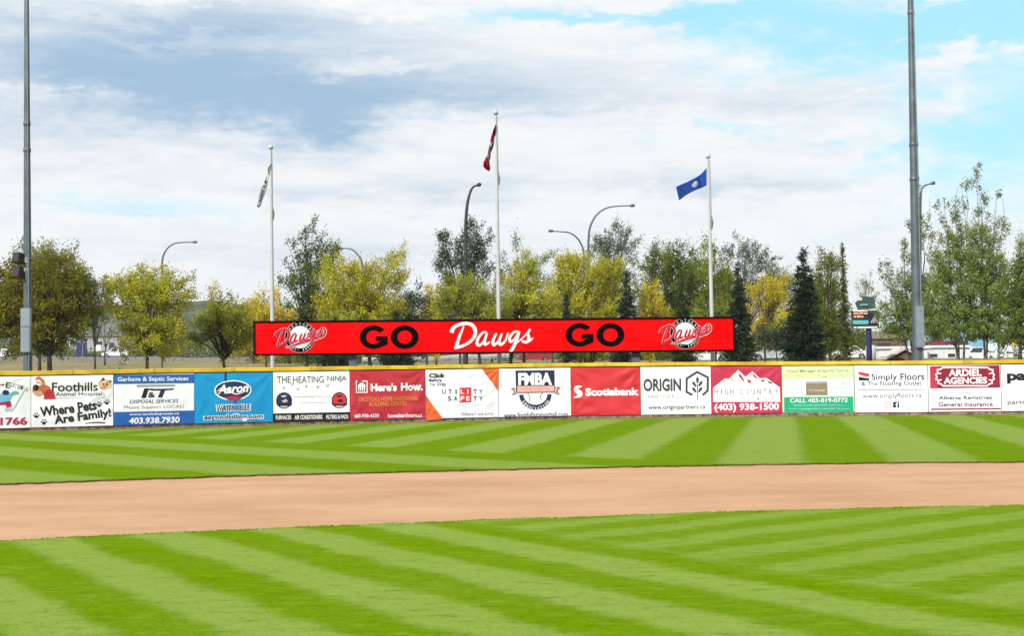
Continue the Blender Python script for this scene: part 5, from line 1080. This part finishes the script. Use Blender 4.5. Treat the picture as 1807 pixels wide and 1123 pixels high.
car('parked_car', 'silver car in front of the golden tree right of the sign', 'car', 'suv', 'silver', 1361, 147, 176)
car('parked_car', 'black car low behind the fence under the very dark spruce', 'car', 'sedan', 'black', 1440, 200, 4)
car('parked_car', 'white car half hidden by the slender spruce', 'car', 'sedan', 'white', 1496, 150, 170)
car('parked_car', 'white van with dark windows between the pale trunks at the right', 'van', 'van', 'white', 1727, 222, 178, zoff=0.1)
car('parked_car', 'white car at the far right below the warning sign', 'car', 'suv', 'white', 1782, 218, 172, zoff=0.1)
car('parked_car', 'maroon truck beyond the white roofs right of the light pole', 'truck', 'pickup', 'maroon', 1654, 236, 184, zoff=2.35)
car('parked_car', 'blue car beneath the left GO of the red sign', 'car', 'sedan', 'blue', 560, 210, 2)

# ------------------------------------------------------------------ buildings
MWALL = mat('white_siding', (0.56, 0.56, 0.55), 0.7, 0.06, 2); MROOFG = mat('grey_shingles', (0.12, 0.125, 0.135), 0.85, 0.15, 4); MBRN = mat('brown_boards', (0.115, 0.075, 0.045), 0.8, 0.2, 4); MTRIM = mat('white_trim', (0.66, 0.66, 0.65), 0.6, 0.03)
MGWALL = mat('grey_stucco', (0.30, 0.30, 0.29), 0.8, 0.08, 2); MBLUER = mat('blue_metal', (0.16, 0.33, 0.42), 0.45, 0.06, 2); MWROOF = mat('white_membrane', (0.68, 0.68, 0.69), 0.5, 0.04, 2); MDOOR = mat('dark_door', (0.03, 0.028, 0.025), 0.7, 0.1)
def house(name, label, cat, x, d, W, D, Hw, Hr, wall, roof, rotz=0.0, gable_front=True, wins=(), zoff=0.0, door=None, overhang=.35, gable=None, th=.16):
    p = at(x, 640, d); o = thing(name, label, cat, (p.x, d, terrain_z(p.x, d) + zoff), math.radians(rotz))
    mb = MB(); mb.box((0, 0, Hw / 2 - .4), (W, D, Hw + .8))
    ax = 1 if gable_front else 0
    for s in (-1, 1):
        m2 = MB()
        if gable_front: tri = [(-W / 2, s * D / 2, Hw), (W / 2, s * D / 2, Hw), (0, s * D / 2, Hw + Hr)]; m2.prism(tri, (0, 0, 0), (0, -s * .08, 0))
        else: tri = [(s * W / 2, -D / 2, Hw), (s * W / 2, D / 2, Hw), (s * W / 2, 0, Hw + Hr)]; m2.prism(tri, (0, 0, 0), (-s * .08, 0, 0))
        m2.build('gable', gable or wall, o)
    mb.build('wall', wall, o)
    mb = MB(); t_ = th; e = overhang
    for s in (-1, 1):
        if gable_front: k = Hr / (W / 2); q = [(s * (W / 2 + e), -D / 2 - e, Hw - e * k + .02), (s * (W / 2 + e), D / 2 + e, Hw - e * k + .02), (0, D / 2 + e, Hw + Hr + .02), (0, -D / 2 - e, Hw + Hr + .02)]
        else: k = Hr / (D / 2); q = [(-W / 2 - e, s * (D / 2 + e), Hw - e * k + .02), (W / 2 + e, s * (D / 2 + e), Hw - e * k + .02), (W / 2 + e, 0, Hw + Hr + .02), (-W / 2 - e, 0, Hw + Hr + .02)]
        mb.prism(q, (0, 0, 0), (0, 0, t_))
    mb.build('roof', roof, o)
    for (wx, wz, ww, wh) in wins:
        m_ = MB(); m_.box((wx, -D / 2 - .03, wz), (ww, .06, wh)); f_ = m_.build('window', MTRIM, o)
        m_ = MB(); m_.box((wx, -D / 2 - .07, wz), (ww * .84, .03, wh * .84)); m_.build('pane', MGLS, f_)
    if door: m_ = MB(); m_.box((door[0], -D / 2 - .04, door[2] / 2), (door[1], .08, door[2])); m_.build('door', MDOOR, o)
    return o
house('house', 'white gabled house far off left of the yellow tree trunk', 'house', 222, 420, 7.0, 9, 5.0, 2.6, MWALL, MROOFG, -18, True, [(-1.6, 3.6, 1.2, 1.3), (1.6, 3.6, 1.2, 1.3), (-1.6, 1.3, 1.2, 1.3)], 1.0, (1.8, 1.0, 2.1))
house('house', 'long low building with a grey roof behind the blue panel at the left', 'building', 148, 345, 20.0, 12, 3.8, 3.4, MGWALL, MROOFG, 3, False, [(-6, 2, 2, 1.3), (-1, 2, 2, 1.3), (5, 2, 2, 1.3)], 1.2, (8, 1.1, 2.2))
house('shed', 'brown shed with flat tan eaves behind the electronic sign post', 'shed', 1561, 245, 6.6, 5, 3.5, 1.1, MBRN, mat('tan_shingles', (0.16, 0.14, 0.10), .85, .15, 4), 2, False, [], 0.5, (-.8, 2.2, 2.6))
house('kiosk', 'low booth with a brown gable and wide pale fascia left of the right light pole', 'booth', 1590, 104, 2.1, 1.8, .16, .56, MBRN, mat('pale_fascia', (0.50, 0.46, 0.40), .6, .06, 3), 0, True, [], 0.0, None, .26, MBRN, .24)
house('white_building', 'long white flat topped unit behind the brown gabled booth', 'building', 1588, 212, 7.4, 3, 1.75, .16, MWALL, MWROOF, 3, False, [(-2, 1.0, .9, .6), (1.9, 1.0, .9, .6)], 0.1)
house('blue_building', 'pale blue metal building beyond the white vehicles at the right', 'building', 1662, 262, 17.0, 10, 4.6, 1.2, MBLUER, mat('pale_blue_roof', (0.30, 0.45, 0.53), .4, .05, 2), 0, False, [(-5.5, 2.6, 2.2, 1.1), (6, 2.6, 2.2, 1.1)], 1.9, (2, 2.6, 2.6))
house('white_trailer', 'long white trailer unit with two dark windows just right of the right light pole', 'trailer', 1662, 215, 7.4, 2.8, 1.95, .15, MWALL, MWROOF, 2, False, [(-1.7, .75, 1.3, .6), (1.0, .75, 1.3, .6)], 0.1)
# ribbed sloping canopy at the far right
p_ = at(1775, 640, 200); o = thing('ribbed_canopy', 'pale ribbed sloping canopy roof at the far right behind the warning sign', 'canopy', (p_.x, 200, terrain_z(p_.x, 200)), math.radians(-6))
mb = MB(); mb.prism([(-2.6, -1.5, 1.35), (2.6, -1.5, 1.05), (2.6, 1.5, 2.1), (-2.2, 1.5, 2.6)], (0, 0, 0), (0, 0, .06)); mb.build('roof', mat('canopy_sheet', (0.40, 0.47, 0.50), .35, .05, 3), o)
for k in range(9):
    f = k / 8; a_ = Vector((-2.6, -1.5, 1.42)).lerp(Vector((2.6, -1.5, 1.12)), f); b_ = Vector((-2.2, 1.5, 2.67)).lerp(Vector((2.6, 1.5, 2.17)), f); MB().tube([a_, b_], .045, 6).build('rib', MTRIM, o)
for xx in (-2.4, 0, 2.4):
    for yy in (-1.4, 1.4): MB().tube([(xx, yy, -.2), (xx, yy, 1.1 if yy < 0 else 2.05)], .05, 6).build('post', mpost, o)
# grey tank beside the booth
p_ = at(1537, 640, 118); o = thing('water_tank', 'pale grey upright tank beside the white booth', 'tank', (p_.x, 118, terrain_z(p_.x, 118)))
MB().lathe((0, 0, 0), [(.0, -.2), (.42, -.2), (.42, 1.15), (.36, 1.26), (.10, 1.32), (0, 1.32)], 18).build('shell', mat('tank_grey', (0.46, 0.49, 0.51), .5, .05, 3), o)
MB().lathe((0, 0, 1.30), [(.0, 0), (.12, 0), (.12, .08), (0, .08)], 12).build('lid', mat('tank_lid', (0.10, 0.10, 0.11), .6, .05), o)

# ------------------------------------------------------------------ signs along the road
def plate(mb, x0, x1, z0, z1, y, th=.06): mb.box(((x0 + x1) / 2, y, (z0 + z1) / 2), (x1 - x0, th, z1 - z0)); return mb
d_ = 98; p_ = at(1535, 640, d_); zg = terrain_z(p_.x, d_); o = thing('electronic_sign', 'dark electronic sign with orange and teal panels on a navy post', 'sign', (p_.x, d_, zg))
k = d_ / F; org = Vector((p_.x, d_, zg))
def L_(x, y): q = at(x, y, d_) - org; return q.x, q.z
mnav = mat('navy_paint', (0.012, 0.016, 0.085), .5, .08); mb = MB(); mb.tube([(0, 0.1, -.2), (0, .1, L_(1535, 578)[1])], .2, 10); mb.build('post', mnav, o)
x0, z1 = L_(1503, 549); x1, z0 = L_(1550, 580); plate(MB(), x0, x1, z0, z1, 0, .4).build('cabinet', mat('sign_dark', (0.012, 0.014, 0.024), .5, .1), o)
def spanel(nm, a, b, y0, y1, m): X0, Zt = L_(a, y0); X1, Zb = L_(b, y1); plate(MB(), X0, X1, Zb, Zt, -.215, .03).build(nm, m, o)
spanel('top_trim', 1504, 1530, 548.3, 550.0, MTRIM); spanel('bottom_trim', 1505, 1547, 577, 579.5, MTRIM)
spanel('screen', 1503.6, 1531, 566, 572.5, mat('teal_screen', (0.05, 0.36, 0.33), .4, .05, emit=(0.10, 0.62, 0.56, 0.12)))
mled = mat('orange_led', (0.55, 0.20, 0.10), .5, .05, emit=(1.0, 0.5, 0.35, 0.25))
for (a, b, y0, y1) in ((1505, 1513, 552, 555), (1514, 1522, 551.5, 554.5), (1523, 1529.5, 552, 555), (1504.5, 1509, 557.5, 561), (1510.5, 1517, 557, 561), (1518, 1522, 557.5, 561)): spanel('lit_text', a, b, y0, y1, mled)
mb = MB()
for dx, h in ((-4.6, 5), (-2.4, 9), (0, 12), (2.4, 9), (4.6, 6)):
    X, Z = L_(1542 + dx, 571); mb.prism([(X - .075, -.215, Z), (X + .075, -.215, Z), (X + .06, -.215, Z + h * k * .8), (X, -.215, Z + h * k), (X - .06, -.215, Z + h * k * .8)], (0, 0, 0), (0, -.02, 0))
mb.build('emblem', mat('emblem_grey', (0.42, 0.46, 0.54), .5, .05), o)
x0, z1 = L_(1509, 523); x1, z0 = L_(1545, 547); mb = MB(); mb.prism([(x0, 0, z0 + .5), (x0 + .5, 0, z1), (x1 - .1, 0, z1 - .1), (x1, 0, z0 + .1), (x0 + .2, 0, z0)], (0, -.12, 0), (0, .12, 0)); mb.build('top_panel', mat('sign_green', (0.035, 0.075, 0.07), .5, .15), o)
spanel('top_panel_text', 1510, 1520, 526, 531, mat('pale_sign', (0.48, 0.53, 0.54), .5, .05)); spanel('top_panel_text', 1516, 1530, 537, 540, mat('teal_band', (0.14, 0.30, 0.28), .5, .05))
d_ = 190; p_ = at(144, 640, d_); zg = terrain_z(p_.x, d_); org = Vector((p_.x, d_, zg)); o = thing('roadside_sign', 'tall dark blue sign panel on two posts beyond the left trees', 'sign', org)
x0, z1 = L_(135, 598); x1, z0 = L_(153, 629); plate(MB(), x0, x1, z0, z1, 0, .25).build('panel', mnav, o)
for X in (x0 + .15, x1 - .15): MB().tube([(X, .2, -.2), (X, .2, z1 - .1)], .07, 8).build('post', mpost, o)
plate(MB(), x0 + .12, x1 - .12, z1 - .55, z1 - .2, -.14, .02).build('band', mat('pale_band', (0.10, 0.13, 0.24), .5, .1), o)
d_ = 184; p_ = at(145.5, 640, d_); org = Vector((p_.x, d_, terrain_z(p_.x, d_))); o = thing('slim_pole', 'slim grey pole in front of the dark blue panel', 'pole', org); MB().tube([(0, 0, -.2), (0, 0, L_(145, 588)[1] if False else 3.6)], [.06, .04], 8).build('shaft', mpost, o); MB().lathe((0, 0, 3.6), [(0, .1), (.07, .08), (.07, 0), (0, 0)], 8).build('cap', mpost, o)
d_ = 205; p_ = at(174, 640, d_); org = Vector((p_.x, d_, terrain_z(p_.x, d_))); o = thing('road_sign', 'small white road sign on a post beside the white van', 'sign', org); x0, z1 = L_(170, 609); x1, z0 = L_(178, 619.5)
plate(MB(), x0, x1, z0, z1, -.06, .03).build('plate', mat('sign_plate', (0.58, 0.62, 0.60), .4, .05), o); MB().tube([(0, 0, -.2), (0, 0, z1 - .05)], .05, 6).build('post', mpost, o)
d_ = 104; p_ = at(1790, 640, d_); org = Vector((p_.x, d_, terrain_z(p_.x, d_))); o = thing('warning_sign', 'yellow diamond warning sign with a small tab below at the right edge', 'sign', org); X, Z = L_(1790, 594); h = 10 * k * 104 / 98
myel = mat('sign_yellow', (0.62, 0.33, 0.012), .45, .05); mb = MB(); mb.prism([(X, 0, Z - h), (X + h, 0, Z), (X, 0, Z + h), (X - h, 0, Z)], (0, -.05, 0), (0, -.02, 0)); mb.build('plate', myel, o)
mb = MB(); mb.prism([(X - .05, 0, Z - h * .5), (X + .05, 0, Z - h * .5), (X + .05, 0, Z + h * .1), (X + .16, 0, Z + h * .1), (X, 0, Z + h * .55), (X - .16, 0, Z + h * .1), (X - .05, 0, Z + h * .1)], (0, -.062, 0), (0, -.052, 0)); mb.build('arrow', BLK, o)
X0, Z1_ = L_(1785.5, 605); X1, Z0_ = L_(1794.5, 611); plate(MB(), X0, X1, Z0_, Z1_, -.035, .03).build('tab', myel, o); MB().tube([(X, 0.02, -.2), (X, .02, Z + h * .8)], .04, 6).build('post', mpost, o)
# guard rail along the road and utility posts, seen under the sign
o = thing('guard_rail', 'grey roadside guard rail on posts seen under the red sign', 'guard rail', (0, 132, 0)); mb = MB(); pts = []
for x in np.arange(640, 905, 22): q = at(x, 640, 132); pts.append(Vector((q.x, 0, terrain_z(q.x, 132) + .62)))
for dz, dy in ((-.13, 0), (0, -.05), (.13, 0)): mb.tube([v + Vector((0, dy, dz)) for v in pts], .075, 6)
mb.build('rail', mat('rail_zinc', (0.36, 0.38, 0.38), .5, .08, 2), o)
for v in pts: q = MB(); q.box((v.x, .12, v.z - .35), (.14, .16, 1.1)); q.build('post', mpost, o)
for i, (x, d_, h) in enumerate(((753, 108, 1.9), (812, 112, 1.8), (900.5, 106, 1.9))):
    p_ = at(x, 640, d_); org = Vector((p_.x, d_, terrain_z(p_.x, d_))); o = thing('wooden_post', ('thin dark post below the left GO', 'thin dark post left of the dark street lamp foot', 'thin dark post left of the red car')[i], 'post', org, 0, 'dark posts beyond the fence')
    q = MB(); q.box((0, 0, h / 2 - .1), (.17, .17, h + .2)); q.box((0, 0, h + .02), (.21, .21, .05)); q.build('shaft', BARK, o)
# road
mb = MB(); vs = []; n = 0
for x in np.arange(-500, 2401, 25):
    for j, f in enumerate((-1.15, -1, 1, 1.15)):
        d_ = 232 + f * 22; q = at(x, 640, d_); vs.append((q.x, d_, terrain_z(q.x, d_) + (0.12 if abs(f) == 1 else -.3)))
    n += 1
mb.add(vs, [(i * 4 + j, (i + 1) * 4 + j, (i + 1) * 4 + j + 1, i * 4 + j + 1) for i in range(n - 1) for j in range(3)])
tag(mb.build('road', mat('asphalt', (0.13, 0.13, 0.135), .9, .15, 2)), kind='structure')
# haze
HZ = 0.00012
mb = MB(); mb.box((0, 1000, 68), (5200, 2400, 150)); ob = mb.build('haze', []); m = bpy.data.materials.new('haze'); m.use_nodes = True; t = NT(m.node_tree); t.n.clear()
oo = t.node('ShaderNodeOutputMaterial'); pv = t.node('ShaderNodeVolumePrincipled'); pv.inputs['Color'].default_value = (0.82, 0.89, 1.0, 1); pv.inputs['Density'].default_value = HZ; t.l.new(pv.outputs[0], oo.inputs['Volume'])
ob.data.materials.append(m); tag(ob, 'thin pale air haze over the whole field', 'haze', kind='stuff')
